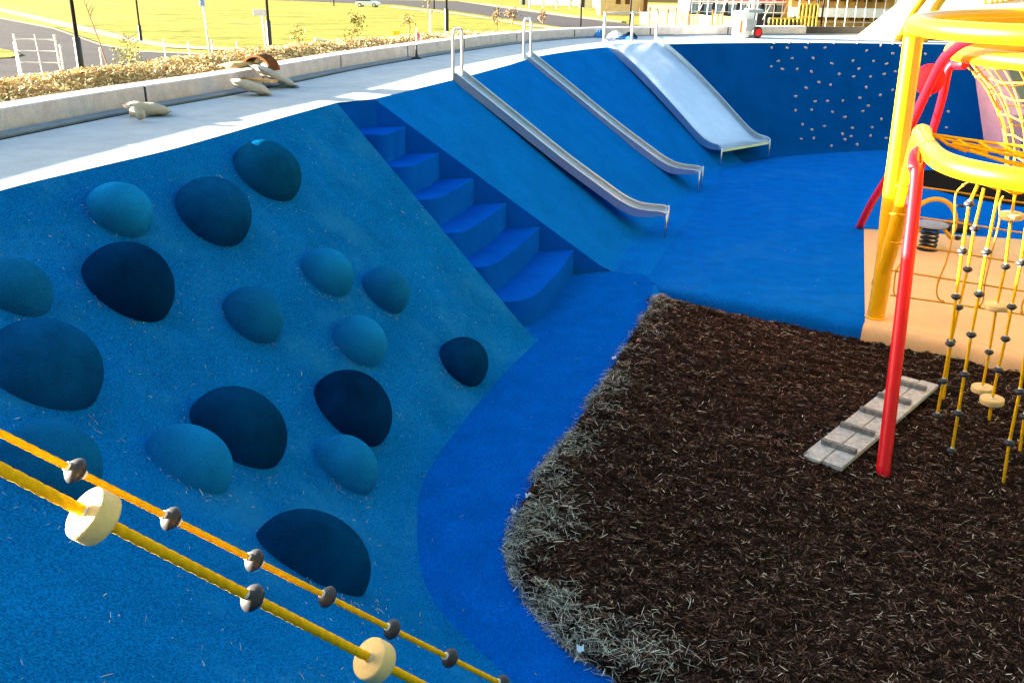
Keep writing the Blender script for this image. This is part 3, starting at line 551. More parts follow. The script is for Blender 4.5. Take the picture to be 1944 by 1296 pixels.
for q in hz + vz: g.tube(spl([atd(*p, YN) for p in q], 4), .0095, 6)
for q in vz:
    for p in q[1::3]: g.lathe([(.01, -.016), (.017, -.008), (.017, .008), (.01, .016)], atd(*p, YN), n=8)
g.build('climbing_net', M_ROPE2, fr, smooth=True)

# ------------------------------------------------------------------ beaded ropes
def rope_tw(pts, r, step=.02, n=12, pitch=.11): return MB().tube(resample(pts, step), r, n, twist=2 * math.pi / pitch, lobes=3)
def bead(c, axis, r, parent):
    b = MB().lathe([(r * .3, -.62 * r), (r * .55, -.55 * r), (r * .86, -.28 * r), (r * .98, -.08 * r), (r, 0), (r * .98, .08 * r), (r * .86, .28 * r), (r * .55, .55 * r), (r * .3, .62 * r)], c, axis, 28).build('bead', M_BEAD, parent, smooth=True, angle=60)
    MB().lathe([(r * .34, -.80 * r), (r * .37, -.72 * r), (r * .37, .72 * r), (r * .34, .80 * r)], c, axis, 16).build('ferrule', M_WHITE, b, smooth=True, angle=40)
def disc(c, axis, r, th, parent):
    b = MB().lathe([(r * .9, -th / 2), (r * .97, -th * .44), (r, -th * .3), (r, th * .3), (r * .97, th * .44), (r * .9, th / 2)], c, axis, 40).build('foot_disc', M_DISC, parent, smooth=True, angle=50)
    A = np.array(axis) / np.linalg.norm(axis); MB().lathe([(r * .2, -th * .62), (r * .23, -th * .58), (r * .23, th * .58), (r * .2, th * .62)], c, A, 16).build('ferrule', M_WHITE, b, smooth=True, angle=40)
def camp(px, py, w): return CAMP + (_f + _R * (px - 972) / F - _U * (py - 648) / F) * w
P0, P6 = camp(143, 893, 2.6), camp(143 + 905 * .894, 893 + 905 * .447, 2.6 * 1.446); d1 = (P6 - P0) / 6
r1 = thing('beaded_rope', 'thinner yellow rope strung with black beads slanting across the lower left', 'rope', P0, 'beaded ropes slanting over the bank')
rope_tw([P0 + d1 * q for q in np.linspace(-5.2, 12.0, 24)], .0108, .009).build('rope', M_ROPE, r1, smooth=True)
for k in range(-2, 11): bead(P0 + d1 * k, d1, .038, r1)
Q0, Q2 = camp(178, 980, 2.4), camp(711, 1253, 2.4 * 1.3); d2 = (Q2 - Q0) / 2
r2_ = thing('beaded_rope', 'thicker yellow rope with two cream discs and one black bead, bottom left corner', 'rope', Q0, 'beaded ropes slanting over the bank')
rope_tw([Q0 + d2 * q for q in np.linspace(-2.4, 6.4, 24)], .0158, .009, pitch=.13).build('rope', M_ROPE, r2_, smooth=True)
disc(Q0, d2, .0715, .062, r2_); disc(Q2, d2, .0715, .062, r2_); bead(Q0 + d2, d2, .043, r2_)
ap = thing('anchor_post', 'yellow steel post that the slanting ropes are tied to, left of the picture', 'post', (-2.3, 1.75, 2.2)); MB().tube([(-2.3, 1.75, 1.9), (-2.3, 1.75, 3.75)], .06, 16).build('post_tube', M_YEL, ap, smooth=True, angle=40)
MB().lathe([(.062, 0), (.062, .03), (.03, .05)], (-2.3, 1.75, 3.75), n=16).build('post_cap', M_BEAD, ap, smooth=True)
STR = [(7.95, (1856, 352), (1777, 797), 'b', [(1840, 387), (1827, 476), (1815, 563), (1804, 652), (1791, 723), (1779, 788)], 'leftmost hanging rope with six black beads, ending low over the bark'),
 (8.45, (1868, 358), (1791, 757), 'b', [(1850, 434), (1837, 511), (1820, 583), (1806, 647)], 'hanging rope with black beads just behind the leftmost one, bare at its end'),
 (7.75, (1897, 360), (1807, 857), 'b', [(1873, 478), (1859, 558), (1844, 635), (1831, 710), (1819, 784), (1807, 855)], 'hanging rope ending in a black bead close above the bark, right of the plank'),
 (8.75, (1932, 345), (1864, 740), 'd', [(1909, 506), (1878, 668)], 'hanging rope with cream discs ending in a disc, behind a similar one'),
 (8.1, (1960, 350), (1878, 797), 'b', [(1938, 499), (1921, 582), (1909, 643), (1895, 702)], 'hanging rope with a cream disc near its end and a bare tail below'),
 (7.45, (1990, 380), (1904, 920), 'b', [(1936, 743), (1916, 840)], 'nearest hanging rope, bent at the middle, with a long bare tail'),
 (7.75, (2010, 380), (1936, 856), 'b', [(1945, 790), (1962, 700)], 'hanging rope at the right edge of the picture with a bare tail')]
DISCS = {3: [(1920, 410), (1892, 581), (1865, 738)], 4: [(1883, 760)], 6: [(1975, 610)]}
for i, (Yd, a, b_, ty, beads, lab) in enumerate(STR):
    A_, B_ = atd(*a, Yd), atd(*b_, Yd); t = thing('hanging_rope', lab, 'rope', (A_[0], A_[1], A_[2]), 'beaded ropes hanging from the lower yellow ring')
    mids = sorted(beads + DISCS.get(i, []), key=lambda q: q[1]); pth = [A_] + [atd(*q, Yd) for q in mids if 365 < q[1] < b_[1] - 6] + [B_]
    pth = np.array(pth); rope_tw(pth, .0140, .02, 9).build('rope', M_ROPE, t, smooth=True)
    ax = (A_ - B_) / np.linalg.norm(A_ - B_)
    for q in beads: bead(atd(*q, Yd), ax, .044, t)
    for q in DISCS.get(i, []): disc(atd(*q, Yd), ax, .108, .06, t)

# ------------------------------------------------------------------ plank walk lying on the bark
pt = thing('cleated_plank', 'grey weathered duckboard of two planks with five cleats lying on the bark', 'plank', (*atz(1645, 805, -.17)[:2], -.2))
a, b_ = (atz(1557, 885, -.17) + 0), (atz(1745, 730, -.14) + 0); ax = b_ - a; Lp = np.linalg.norm(ax); ax /= Lp; sx = np.array([ax[1], -ax[0], 0]); sx /= np.linalg.norm(sx); up = np.cross(sx, ax); RT = np.array([sx, ax, up]).T
if RT[2, 2] < 0: RT = np.array([-sx, ax, -up]).T; sx = -sx; up = -up
mid = (a + b_) / 2 + np.array([0, 0, .03])
for sgn, dl in ((-1, .0), (1, .025)): MB().box(mid + sx * sgn * .098 + ax * dl, (.186, Lp, .045), RT, .005).build('board', M_WOOD, pt, smooth=False)
for q in np.linspace(-.36, .40, 5):
    yaw = random.uniform(-.06, .06); r2m = RT @ np.array([[math.cos(yaw), -math.sin(yaw), 0], [math.sin(yaw), math.cos(yaw), 0], [0, 0, 1]])
    MB().box(mid + ax * q * Lp + sx * random.uniform(-.02, .02) + up * .047, (.335, .055, .052), r2m, .006).build('cleat', mat('cleat_wood', (.21, .20, .185), .9, var=.45, scale=22, bump=.5, bscale=60), pt)

# ------------------------------------------------------------------ spring rider behind the frame
sp = thing('spring_rider', 'yellow hoop spring rider with a grey seat on a black coil', 'spring rider', (7.1, 14.6, 0)); c0 = atz(1760, 474, 0.0)
ORIG[sp] = c0; sp.location = c0
q = np.linspace(0, 2 * np.pi * 5, 100); MB().tube(np.c_[c0[0] + .12 * np.cos(q), c0[1] + .12 * np.sin(q), .03 + q / q[-1] * .34], .021, 8).build('spring', M_BLACK, sp, smooth=True)
MB().lathe([(.16, 0.0), (.16, .02), (.13, .03)], c0, n=20).build('base_plate', M_BLACK, sp)
MB().lathe([(.22, .39), (.25, .40), (.25, .425), (.2, .445)], c0, n=28).build('seat', mat('seat_grey', (.28, .32, .38), .5), sp, smooth=True, angle=40)
th = np.linspace(-.35, np.pi + .35, 28); MB().tube(np.c_[c0[0] + .37 * np.cos(th), np.full(28, c0[1]), .42 + .40 * np.sin(th)], .036, 12).build('hoop', M_YEL, sp, smooth=True)
for sx_ in (-1, 1):
    MB().tube([c0 + (sx_ * .34, 0, .30), c0 + (sx_ * .30, -.1, .22), c0 + (sx_ * .16, -.02, .38)], .03, 10).build('strut', M_YEL, sp, smooth=True)
    h_ = MB().tube([c0 + (sx_ * .28, 0, .22), c0 + (sx_ * .43, 0, .20)], .015, 8).build('foot_peg', M_STEELW, sp, smooth=True); MB().lathe([(.03, -.04), (.04, 0), (.03, .04)], c0 + (sx_ * .45, 0, .2), (1, 0, 0), 12).build('grip', M_BEAD, h_, smooth=True)
    h_ = MB().tube([c0 + (sx_ * .27, 0, .72), c0 + (sx_ * .36, -.1, .74)], .015, 8).build('handle', M_STEELW, sp, smooth=True); MB().lathe([(.02, -.05), (.025, 0), (.02, .05)], c0 + (sx_ * .36, -.1, .74), (1, -.6, 0), 10).build('grip', M_BEAD, h_, smooth=True)
bd = thing('rubber_disc', 'low black rubber seat on the blue floor right of the spring rider', 'seat', atz(1818, 436, 0)); c = ORIG[bd]
MB().lathe([(.2, .0), (.24, .02), (.25, .1), (.22, .14), (.08, .15)], c, n=24).build('seat_pad', M_BEAD, bd, smooth=True); MB().lathe([(.27, 0), (.27, .015), (.22, .02)], c, n=24).build('base_ring', M_BLACK, bd)

# ------------------------------------------------------------------ things on the rim path
def sack(name, c, L_, Wd, Hh, yaw, tilt, m, lab, cat='sandbag', grp=None):
    G = []; ph0 = random.uniform(0, 6)
    for v in np.linspace(-1, 1, 22):
        w = Wd / 2 * (.94 + .10 * v * v); h = Hh / 2 * max(.05, (1 - abs(v) ** 4.5)); th = np.linspace(0, 2 * np.pi, 26, endpoint=False)
        sq = lambda x: np.sign(x) * np.abs(x) ** (.75 + .5 * abs(v))
        G.append(np.c_[sq(np.cos(th)) * w * (1 + .03 * np.sin(5 * v + ph0)), np.full(26, v * L_ / 2), sq(np.sin(th)) * h + .006 * np.sin(9 * v + 3 * th + ph0)])
    G = np.array(G); cy_, sy_, ct, s_t = math.cos(yaw), math.sin(yaw), math.cos(tilt), math.sin(tilt)
    R_ = np.array([[cy_, -sy_, 0], [sy_, cy_, 0], [0, 0, 1]]) @ np.array([[1, 0, 0], [0, ct, -s_t], [0, s_t, ct]])
    G = G @ R_.T; G += np.array(c) - (0, 0, G[..., 2].min())
    mb = MB().grid(G, close=True); mb.f += [tuple(range(26))[::-1], tuple(range(mb.n - 26, mb.n))]; o = mb.build(name, m, smooth=True); return tag(o, lab, cat, grp)
c = atz(285, 222, H); sack('sandbag', c + (-.05, .05, .0), .50, .28, .13, rad(-62), rad(-8), M_SACK, 'pale sandbag alone against the kerb, leftmost on the rim path', grp='sandbags along the kerb')
nk = MB(); nc = atz(257, 213, H + .1); nk.lathe([(.03, -.06), (.06, -.02), (.04, .03), (.062, .085), (.05, .10), (.015, .09)], nc + (.05, -.02, -.02), (-.75, .35, .25), 9); o = nk.build('sack_neck', M_SACK, None, smooth=True); sb = bpy.data.objects['sandbag']; o.parent = sb
c = atz(476, 182, H); sack('sandbag', c + (0, .05, 0), .50, .38, .13, rad(-70), rad(-18), M_SACK, 'pale sandbag in front of the pile by the kerb, under the tan board', grp='sandbags along the kerb')
c = atz(521, 168, H); sack('sandbag', c + (-.02, .1, 0), .66, .42, .13, rad(-58), rad(-26), mat('grey_sack', (.44, .43, .40), .95, var=.1, bump=.4, bscale=120), 'large grey sandbag leaning on the kerb at the right of the pile', grp='sandbags along the kerb')
c = atz(492, 170, H); tb = MB(); tb.box(c + (-.06, .1, .12), (.11, .75, .035), np.array([[.5, .84, 0], [-.84, .5, .0], [0, -.25, 1]]).T, .004); tag(tb.build('board_offcut', M_TAN), 'tan board offcut lying between the sandbags in the pile', 'board')
cb = atz(495, 130, H + .24); th = np.linspace(.15, np.pi - .05, 14); G = np.stack([np.c_[cb[0] + .0 * th + dx, cb[1] + .27 * np.cos(th) * .9, cb[2] - .03 + .22 * np.sin(th)] for dx in (-.12, .12)], 1); G2 = np.stack([np.c_[cb[0] + 0 * th + dx, cb[1] + .24 * np.cos(th) * .9, cb[2] - .03 + .19 * np.sin(th)] for dx in (.12, -.12)], 1)
RZ = lambda P, a, c: (np.asarray(P) - c) @ np.array([[math.cos(a), -math.sin(a), 0], [math.sin(a), math.cos(a), 0], [0, 0, 1]]).T + c
pg = MB(); pg.grid(RZ(np.concatenate([G, G2, G[:, :1]], 1), rad(70), cb)); tag(pg.build('pipe_offcut', M_BROWN, smooth=True, angle=40), 'rusty brown half pipe offcut lying on the straw above the sandbag pile', 'pipe')
sack('paper_sack', atz(455, 128, H + .26) + (0, 0, -.02), .5, .3, .09, rad(-40), 0, M_TAN, 'flattened tan sack lying on the straw bank behind the sandbag pile', 'sack')
# marker flag
c = atz(791, 112, H); mf = thing('marker_flag', 'pink marker flag on a black stand at the foot of the kerb', 'marker', c)
MB().lathe([(.10, 0), (.10, .02), (.03, .05), (.022, .10), (.018, .26)], c, n=14).build('stand', M_BLACK, mf, smooth=True); MB().tube([c + (0, 0, .25), c + (.01, 0, .55)], .012, 8).build('pole', M_WHITE, mf)
fl = [c + (.01 + .02 * math.sin(q * 5), -.02 * q, .38 - .05 * q) + (.10 * q, .02 * math.sin(4 * q), 0) for q in np.linspace(0, 1, 6)]; MB().grid(np.stack([np.array(fl), np.array(fl) + (0, 0, .10)], 1)).build('flag', mat('pink_cloth', (.8, .30, .32), .9), mf)
# heap of clothes
c = atz(1163, 73, H); cl = thing('clothing_heap', 'heap of blue and white clothes dropped on the path behind the wide slide', 'clothes', c)
def lump(c, r, m, nm, par):
    G = []; p1 = random.uniform(0, 6)
    for p in np.linspace(0, 1.5, 8):
        t_ = np.linspace(0, 2 * np.pi, 20, endpoint=False); w = 1 + .2 * np.sin(3 * t_ + p1 + p) + .1 * np.sin(5 * t_ - p1); G.append(np.array(c) + np.c_[np.cos(t_) * r[0] * math.cos(p) * w, np.sin(t_) * r[1] * math.cos(p) * w, r[2] * math.sin(p) * (1 + .15 * np.sin(4 * t_))])
    mb = MB().grid(np.array(G), close=True); mb.f.append(tuple(range(mb.n - 20, mb.n))); return mb.build(nm, m, par, smooth=True)
lump(c + (-.35, .2, 0), (.13, .2, .18), mat('blue_cloth', (.03, .14, .36), .9), 'jacket', cl); lump(c + (.05, -.1, 0), (.2, .25, .17), mat('white_cloth', (.65, .68, .74), .9), 'shirt', cl); lump(c + (.35, -.3, 0), (.28, .2, .08), MATS['blue_cloth'], 'trousers', cl); lump(c + (.5, .3, 0), (.2, .15, .14), mat('navy_cloth', (.02, .025, .06), .9), 'bag', cl)
# mast trailer
c = atz(1422, 73, H); tr = thing('mast_trailer', 'white mast trailer with one red wheel parked on the far rim path', 'trailer', c)
MB().box(c + (-.12, .35, .36), (.40, .8, .66), bev=.03).build('cabinet', M_WHITE, tr); MB().tube([c + (.1, .3, .5), c + (.14, .3, 4.0)], .055, 12).build('mast', M_WHITE, tr, smooth=True)
w_ = MB().lathe([(.08, -.05), (.13, -.06), (.16, -.03), (.16, .03), (.13, .06), (.08, .05)], c + (.18, -.1, .16), (.35, -.94, 0), 20).build('wheel', M_BLACK, tr, smooth=True); MB().lathe([(.03, -.07), (.1, -.065), (.1, .065), (.03, .07)], c + (.18, -.1, .16), (.35, -.94, 0), 16).build('rim', M_RED, w_)
MB().box(c + (.10, .2, .70), (.42, .5, .10), bev=.02).build('hood', mat('grey_metal', (.35, .36, .37), .5, .4), tr); MB().box(c + (-.02, -.08, .35), (.28, .1, .3), bev=.02).build('engine', MATS['grey_metal'], tr); MB().tube([c + (-.05, -.15, .05), c + (.08, -.2, .08), c + (.15, -.1, .16)], .035, 8).build('hitch', M_BLACK, tr); MB().box(c + (-.27, -.056, .30), (.06, .03, .3)).build('reflector', mat('orange_panel', (.7, .2, .05), .5), tr)

# ------------------------------------------------------------------ black lamp posts and other posts on the land
def lamp(px, py, sleeve_px, pole_px, lab, hgt=7.5):
    c = att(px, py); d = np.linalg.norm(c - CAMP); m2 = d / F; t = thing('lamp_post', lab, 'lamp post', c - (0, 0, .1), 'black lamp posts along the streets'); r = pole_px * m2 / 2; sh = sleeve_px * m2
    if sleeve_px: MB().lathe([(r * 1.7, -.1), (r * 1.7, sh * .97), (r * 1.2, sh)], c, n=16).build('base_sleeve', M_BLACK, t, smooth=True, angle=40)
    MB().tube([c + (0, 0, sh * .9), c + (0, 0, hgt)], [r, r * .75], 12).build('pole', M_BLACK, t, smooth=True); MB().lathe([(.1, 0), (.25, .05), (.25, .12), (.05, .2)], c + (0, 0, hgt), n=14).build('lamp_head', M_BLACK, t)
for a in [(157, 151, 68, 6.5, 'thickest black lamp post behind the kerb at the far left'), (268, 79, 26, 3.2, 'thin black lamp post on the verge beyond the road, second from the left'), (513, 96, 50, 5, 'black lamp post beside the blank white board'), (848, 63, 42, 4.5, 'black lamp post behind the first slide hoop'), (1102, 56, 0, 3, 'slim black lamp post between the second and third slide'), (1195, 57, 0, 3.4, 'slim dark lamp post behind the wide slide rail'), (1308, 57, 0, 1.8, 'thinnest black post in front of the cream hoarding'), (1546, 60, 0, 3.2, 'dark post at the left of the close pair before the scaffold'), (1557, 60, 0, 3.2, 'dark post at the right of the close pair before the scaffold'), (634, 12, 0, 2.2, 'small far lamp post left of the parked car'), (824, 18, 0, 3, 'small far lamp post right of the parked car')]: lamp(*a)
def twig_tree(px, py, hpx, wpx, leaf, dens, lab, lean=(0, 0), trunk=(.2, .13, .07), stake=False, top=.35, name='sapling'):
    c = att(px, py); d = np.linalg.norm(c - CAMP); m2 = d / F; h = hpx * m2; w = wpx * m2 / 2; t = thing(name, lab, 'tree', c - (0, 0, .05), 'young trees on the grass')
    tp = c + (lean[0] * m2, 0, h); tm = mat('bark_%d' % int(trunk[0] * 100), trunk, .9, var=.2)
    g = MB(); g.tube(spl([c - (0, 0, .05), c + (tp - c) * .45 + (w * .1, 0, 0), tp], 4), np.linspace(max(.022, .9 * m2), .5 * m2, 9), 7)
    for k in range(9):
        f_ = random.uniform(top, .92); b0_ = c + (tp - c) * f_; a = random.uniform(0, 6.28); g.tube([b0_, b0_ + (math.cos(a) * w * .8, math.sin(a) * w * .5, h * random.uniform(.05, .2))], [.6 * m2, .3 * m2], 5)
    g.build('trunk', tm, t, smooth=True)
    if stake: MB().tube([c + (w * .35, -.1, -.05), c + (w * .35, -.1, h * .62)], 1.2 * m2, 6).build('stake', M_WHITE, t)
    if dens:
        n = dens; cl_ = np.array([c + (tp - c) * random.uniform(top, 1) + (random.uniform(-.8, .8) * w, random.uniform(-.8, .8) * w, 0) for _ in range(9)]); p = cl_[RNG.integers(0, 9, n)] + RNG.normal(size=(n, 3)) * np.array([w * .28, w * .28, h * .10])
        C3 = np.array([leaf]) * RNG.uniform(.6, 1.4, (n, 1)); o = slivers('crown', p - ORIG[t], flatdirs(n, .8), RNG.uniform(2.5, 5., n) * m2, RNG.uniform(1.5, 3., n) * m2, C3, M_CHIP, .2); o.parent = t
twig_tree(211, 146, 150, 30, (.2, .2, .05), 0, 'tall bare leaning sapling right of the thickest lamp post', lean=(-36, 0), top=.5)
twig_tree(252, 140, 62, 46, (.34, .33, .10), 420, 'pale yellow leafy shrub behind the straw bank at the left', top=.2, name='shrub')
twig_tree(566, 92, 42, 26, (.36, .34, .12), 160, 'faint pale shrub right of the blank white board', top=.2, name='shrub')
twig_tree(676, 76, 40, 34, (.12, .11, .03), 240, 'young green tree with sparse dark leaves in the middle of the field', top=.3)
twig_tree(776, 66, 36, 26, (.25, .18, .08), 60, 'brownish sapling right of the yellow box')
twig_tree(813, 70, 75, 26, (.3, .25, .12), 30, 'bare sapling with a white stake, left of the first slide hoop', stake=True)
twig_tree(943, 58, 40, 20, (.2, .15, .08), 110, 'brown leafed sapling just left of the second slide hoop')
twig_tree(972, 48, 28, 26, (.18, .13, .08), 130, 'small brown bushy sapling above the second slide hoop')
twig_tree(1030, 46, 22, 14, (.35, .2, .1), 60, 'tiny orange sapling right of the second slide hoop')
def sign(px, py, hpx, w, h, lab, face, name='road_sign'):
    c = att(px, py); m2 = np.linalg.norm(c - CAMP) / F; t = thing(name, lab, 'sign', c, None); MB().tube([c - (0, 0, .1), c + (-.1, 0, hpx * m2)], 1.6 * m2, 8).build('post', M_WHITE, t, smooth=True)
    MB().box(c + (-.1 - (0 if w < 15 else 3 * m2), -.06, hpx * m2 - h * m2 * .2), (w * m2, .04, h * m2), bev=.01).build('board', face, t); return t, c, m2
t, c, m2 = sign(400, 113, 96, 10, 15, 'small pale blue and white sign on a tall white post', M_WHITE); MB().box(c + (-.1, -.09, 93 * m2), (5 * m2, .02, 9 * m2)).build('symbol', mat('sign_blue', (.2, .35, .7), .6), t)
sign(507, 104, 72, 23, 11, 'blank white board on a pale post beside a black lamp post', M_WHITE, 'board_sign')
def bar(g, p, q, r): g.tube([p, q], r, 8)
# white pipe barrier at far left
c = att(85, 160); m2 = np.linalg.norm(c - CAMP) / F; bt = thing('pipe_barrier', 'white pipe barrier frame standing at the road edge on the far left', 'barrier', c)
for x0, wd in ((-34, 3), (0, 1.6), (32, 4)): MB().tube([c + (x0 * m2, 0, -.1), c + ((x0 - 4) * m2, 0, 78 * m2)], wd * m2 / 2, 8).build('upright', M_WHITE, bt)
for z_ in (70, 52, 34, 16): MB().tube([c + (-36 * m2, 0, z_ * m2), c + (30 * m2, 0, z_ * m2)], 1.0 * m2, 8).build('rail', M_WHITE, bt)
for px, py, h_, lab in [(40, 160, 62, 'thin white stake left of the white barrier frame'), (124, 155, 55, 'thin white stake right of the white barrier frame'), (197, 148, 45, 'white stake left of the bare leaning sapling'), (317, 132, 46, 'white stake right of the pale yellow shrub'), (362, 124, 36, 'white stake midway between the shrub and the blue sign'), (406, 118, 34, 'white stake just behind the blue and white sign post'), (452, 112, 26, 'short white stake left of the blank white board')]:
    c = att(px, py); m2 = np.linalg.norm(c - CAMP) / F; s_ = thing('marker_stake', lab, 'stake', c, 'white stakes along the road'); MB().tube([c - (0, 0, .1), c + (0, 0, h_ * m2)], 1.3 * m2, 8).build('stake_post', M_WHITE, s_); MB().lathe([(1.8 * m2, 0), (2 * m2, .03), (1.4 * m2, .06)], c + (0, 0, h_ * m2), n=8).build('stake_cap', M_WHITE, s_)
c = att(620, 92); m2 = np.linalg.norm(c - CAMP) / F; wb = thing('low_barrier', 'low white barrier bar lying at the edge of the field behind the straw', 'barrier', c)
MB().tube([c + (-20 * m2, 0, 15 * m2), c + (22 * m2, 0, 10 * m2)], 2.2 * m2, 8).build('rail', M_WHITE, wb)
for x_ in (-19, 20): MB().tube([c + (x_ * m2, 0, -.1), c + (x_ * m2, 0, 17 * m2)], 2 * m2, 8).build('post', M_WHITE, wb)
c = att(753, 80); m2 = np.linalg.norm(c - CAMP) / F; yb = thing('yellow_box', 'bright yellow utility box on the grass left of the marker flag', 'box', c)
MB().box(c + (0, 0, 8 * m2), (13 * m2, 8 * m2, 20 * m2), bev=.02).build('box_body', mat('bright_yellow', (.8, .6, .01), .5), yb); MB().box(c + (0, 0, 18.5 * m2), (14 * m2, 9 * m2, 1.5 * m2), bev=.01).build('lid', MATS['bright_yellow'], yb)
# parked car
def car(c, L_, yaw, paint, lab, scale=1.):
    t = thing('parked_car', lab, 'car', c, 'cars parked by the far road'); cy_, sy_ = math.cos(yaw), math.sin(yaw); Rz = np.array([[cy_, -sy_, 0], [sy_, cy_, 0], [0, 0, 1]])
    side = [(-.5, .12), (-.5, .21), (-.46, .235), (-.36, .36), (-.12, .375), (.06, .36), (.22, .245), (.44, .205), (.5, .15), (.5, .08), (-.48, .08)]
    low = [(-.5, .08), (-.5, .2), (-.46, .235), (.20, .24), (.44, .205), (.5, .15), (.5, .08)]; n = len(low)
    def body(poly, w0, w1, zsplit):
        v = []; 
        for s_ in (-1, 1): v += [np.array([x_ * L_, s_ * (w1 if z_ > zsplit else w0) * L_ / 2, z_ * L_]) for x_, z_ in poly]
        k = len(poly); return np.array(v) @ Rz.T + c, [tuple(range(k)), tuple(range(k, 2 * k))[::-1]] + [(i, (i + 1) % k, k + (i + 1) % k, k + i) for i in range(k)]
    MB().add(*body(low, .4, .4, 9)).build('body', paint, t)
    cab = [(-.46, .234), (-.37, .345), (-.12, .36), (.05, .345), (.19, .238)]; MB().add(*body(cab, .385, .33, .3)).build('windows', mat('car_glass', (.03, .04, .06), .1), t)
    roof = [(-.385, .343), (-.37, .358), (-.12, .373), (.04, .358), (.06, .342), (-.12, .352)]; MB().add(*body(roof, .34, .34, 9)).build('roof', paint, t)
    for x_ in (-.3, .31):
        for s_ in (-1, 1):
            w = MB().lathe([(.05 * L_, -.03 * L_), (.078 * L_, -.025 * L_), (.078 * L_, .025 * L_), (.05 * L_, .03 * L_)], np.array([x_ * L_, s_ * .18 * L_, .078 * L_]) @ Rz.T + c, Rz @ np.array([0, 1, 0]), 16).build('wheel', M_BLACK, t, smooth=True, angle=40)
            MB().lathe([(.02 * L_, -.034 * L_), (.045 * L_, -.032 * L_), (.045 * L_, .032 * L_), (.02 * L_, .034 * L_)], np.array([x_ * L_, s_ * .18 * L_, .078 * L_]) @ Rz.T + c, Rz @ np.array([0, 1, 0]), 12).build('rim', M_STEELW, w)
M_CARW = mat('white_car_paint', (.6, .64, .7), .25, var=.02, coat=.5)
car(att(699, 14), 5.6, rad(-8), M_CARW, 'silver white hatchback parked on the far road above the field'); car(att(1146, 16), 4.8, rad(20), M_CARW, 'white car parked before the building site, left of the cream house frame')

# ------------------------------------------------------------------ building site
def sitebox(c, d, bev=0., rot=None): return MB().box(c, d, rot, bev)
def scale_at(px, py): c = att(px, py); return c, np.linalg.norm(c - CAMP) / F
M_DARKB = mat('dark_wrap', (.025, .03, .045), .7, var=.3, scale=.4); M_PINKB = mat('pink_wrap', (.55, .10, .13), .8, var=.2, scale=.3); M_TIMB = mat('pale_timber', (.62, .44, .20), .85, var=.15, scale=2); M_HOARD = mat('hoarding', (.11, .08, .035), .85, var=.5, scale=1.5)
c, m2 = scale_at(1352, 62); c = c + (6, 18, 0); m2 *= 1.18
hb = thing('wrapped_building', 'dark unfinished building with a pink wrapped upper storey behind scaffolding', 'building', c); MB().box(c + (0, 4, 12 * m2), (172 * m2, 8, 48 * m2)).build('wall', M_DARKB, hb); MB().box(c + (2 * m2, 3.9, 58 * m2), (176 * m2, 8.2, 44 * m2)).build('upper_storey', M_PINKB, hb); MB().box(c + (0, -.1, 36 * m2), (178 * m2, .5, 2.4 * m2)).build('floor_band', M_WHITE, hb)
for x_ in np.linspace(-76, 76, 8):
    w = MB().box(c + (x_ * m2, -.06, 24 * m2), (14 * m2, .3, 16 * m2)).build('window', mat('site_glass', (.10, .16, .20), .15), hb); MB().box(c + (x_ * m2, -.14, 33 * m2), (16 * m2, .3, 1.5 * m2)).build('window_head', M_WHITE, w)
sc_ = thing('scaffold', 'white tube scaffold standing against the dark pink topped building', 'scaffold', c + (0, -1.6, 0))
for x_ in np.linspace(-88, 88, 13): MB().tube([c + (x_ * m2, -1.4, -1), c + (x_ * m2, -1.4, 90 * m2)], .9 * m2, 6).build('standard', M_STEELW, sc_)
for z_ in (20, 38, 58, 78): MB().tube([c + (-90 * m2, -1.5, z_ * m2), c + (90 * m2, -1.5, z_ * m2)], .8 * m2, 6).build('ledger', M_STEELW, sc_)
for x_ in (-80, -40, 0, 40, 70): MB().tube([c + (x_ * m2, -1.6, 8 * m2), c + ((x_ + 22) * m2, -1.6, 58 * m2)], .7 * m2, 6).build('brace', M_STEELW, sc_)
# cream hoarding panels
ha, hb_ = att(1215, 47), att(1400, 66); hx = thing('site_hoarding', 'cream panel hoarding running along the front of the building site', 'fence', (ha + hb_) / 2)
for k in range(9):
    p, q = ha + (hb_ - ha) * (k / 9 + .006), ha + (hb_ - ha) * ((k + 1) / 9 - .006); q = q + (0, (.9 if k % 2 else -.2), 0); p = p + (0, (0 if k % 2 else 1.2), 0); hgt = 1.35 + .15 * (k % 3 == 1)
    MB().add([p, q, q + (0, 0, hgt), p + (0, 0, hgt), p + (0, .08, 0), q + (0, .08, 0), q + (0, .08, hgt), p + (0, .08, hgt)], [(0, 1, 2, 3), (5, 4, 7, 6), (0, 3, 7, 4), (1, 5, 6, 2), (3, 2, 6, 7), (0, 4, 5, 1)]).build('panel', M_HOARD if k % 3 else mat('hoarding_white', (.15, .12, .075), .8, var=.5, scale=1.5), hx)
    MB().tube([p + (0, -.08, 0), p + (0, -.08, hgt + .35)], .09, 6).build('post', M_BROWN, hx)
# timber house frame
c, m2 = scale_at(1215, 36); c = c + (0, 25, 0); m2 *= 1.2; hf = thing('house_frame', 'cream house under construction with two small windows left of the dark building', 'house', c); MB().box(c + (0, 3, 22 * m2), (78 * m2, 6, 60 * m2)).build('wall', M_TIMB, hf)
for x_ in (-8, 8): w = MB().box(c + (x_ * m2, -.03, 17 * m2), (8 * m2, .2, 8 * m2)).build('window', M_BROWN, hf)
MB().box(c + (39 * m2, -.2, 20 * m2), (6 * m2, 1, 62 * m2)).build('corner_post', M_BROWN, hf)
c, m2 = scale_at(1085, 18); c = c + (0, 10, 0); ff = thing('site_fence', 'pale wire mesh fence panels left of the cream house frame', 'fence', c)
for k in range(7): MB().tube([c + ((-75 + 25 * k) * m2, 0, -.2), c + ((-75 + 25 * k) * m2, 0, 30 * m2)], .9 * m2, 6).build('fence_post', M_STEELW, ff)
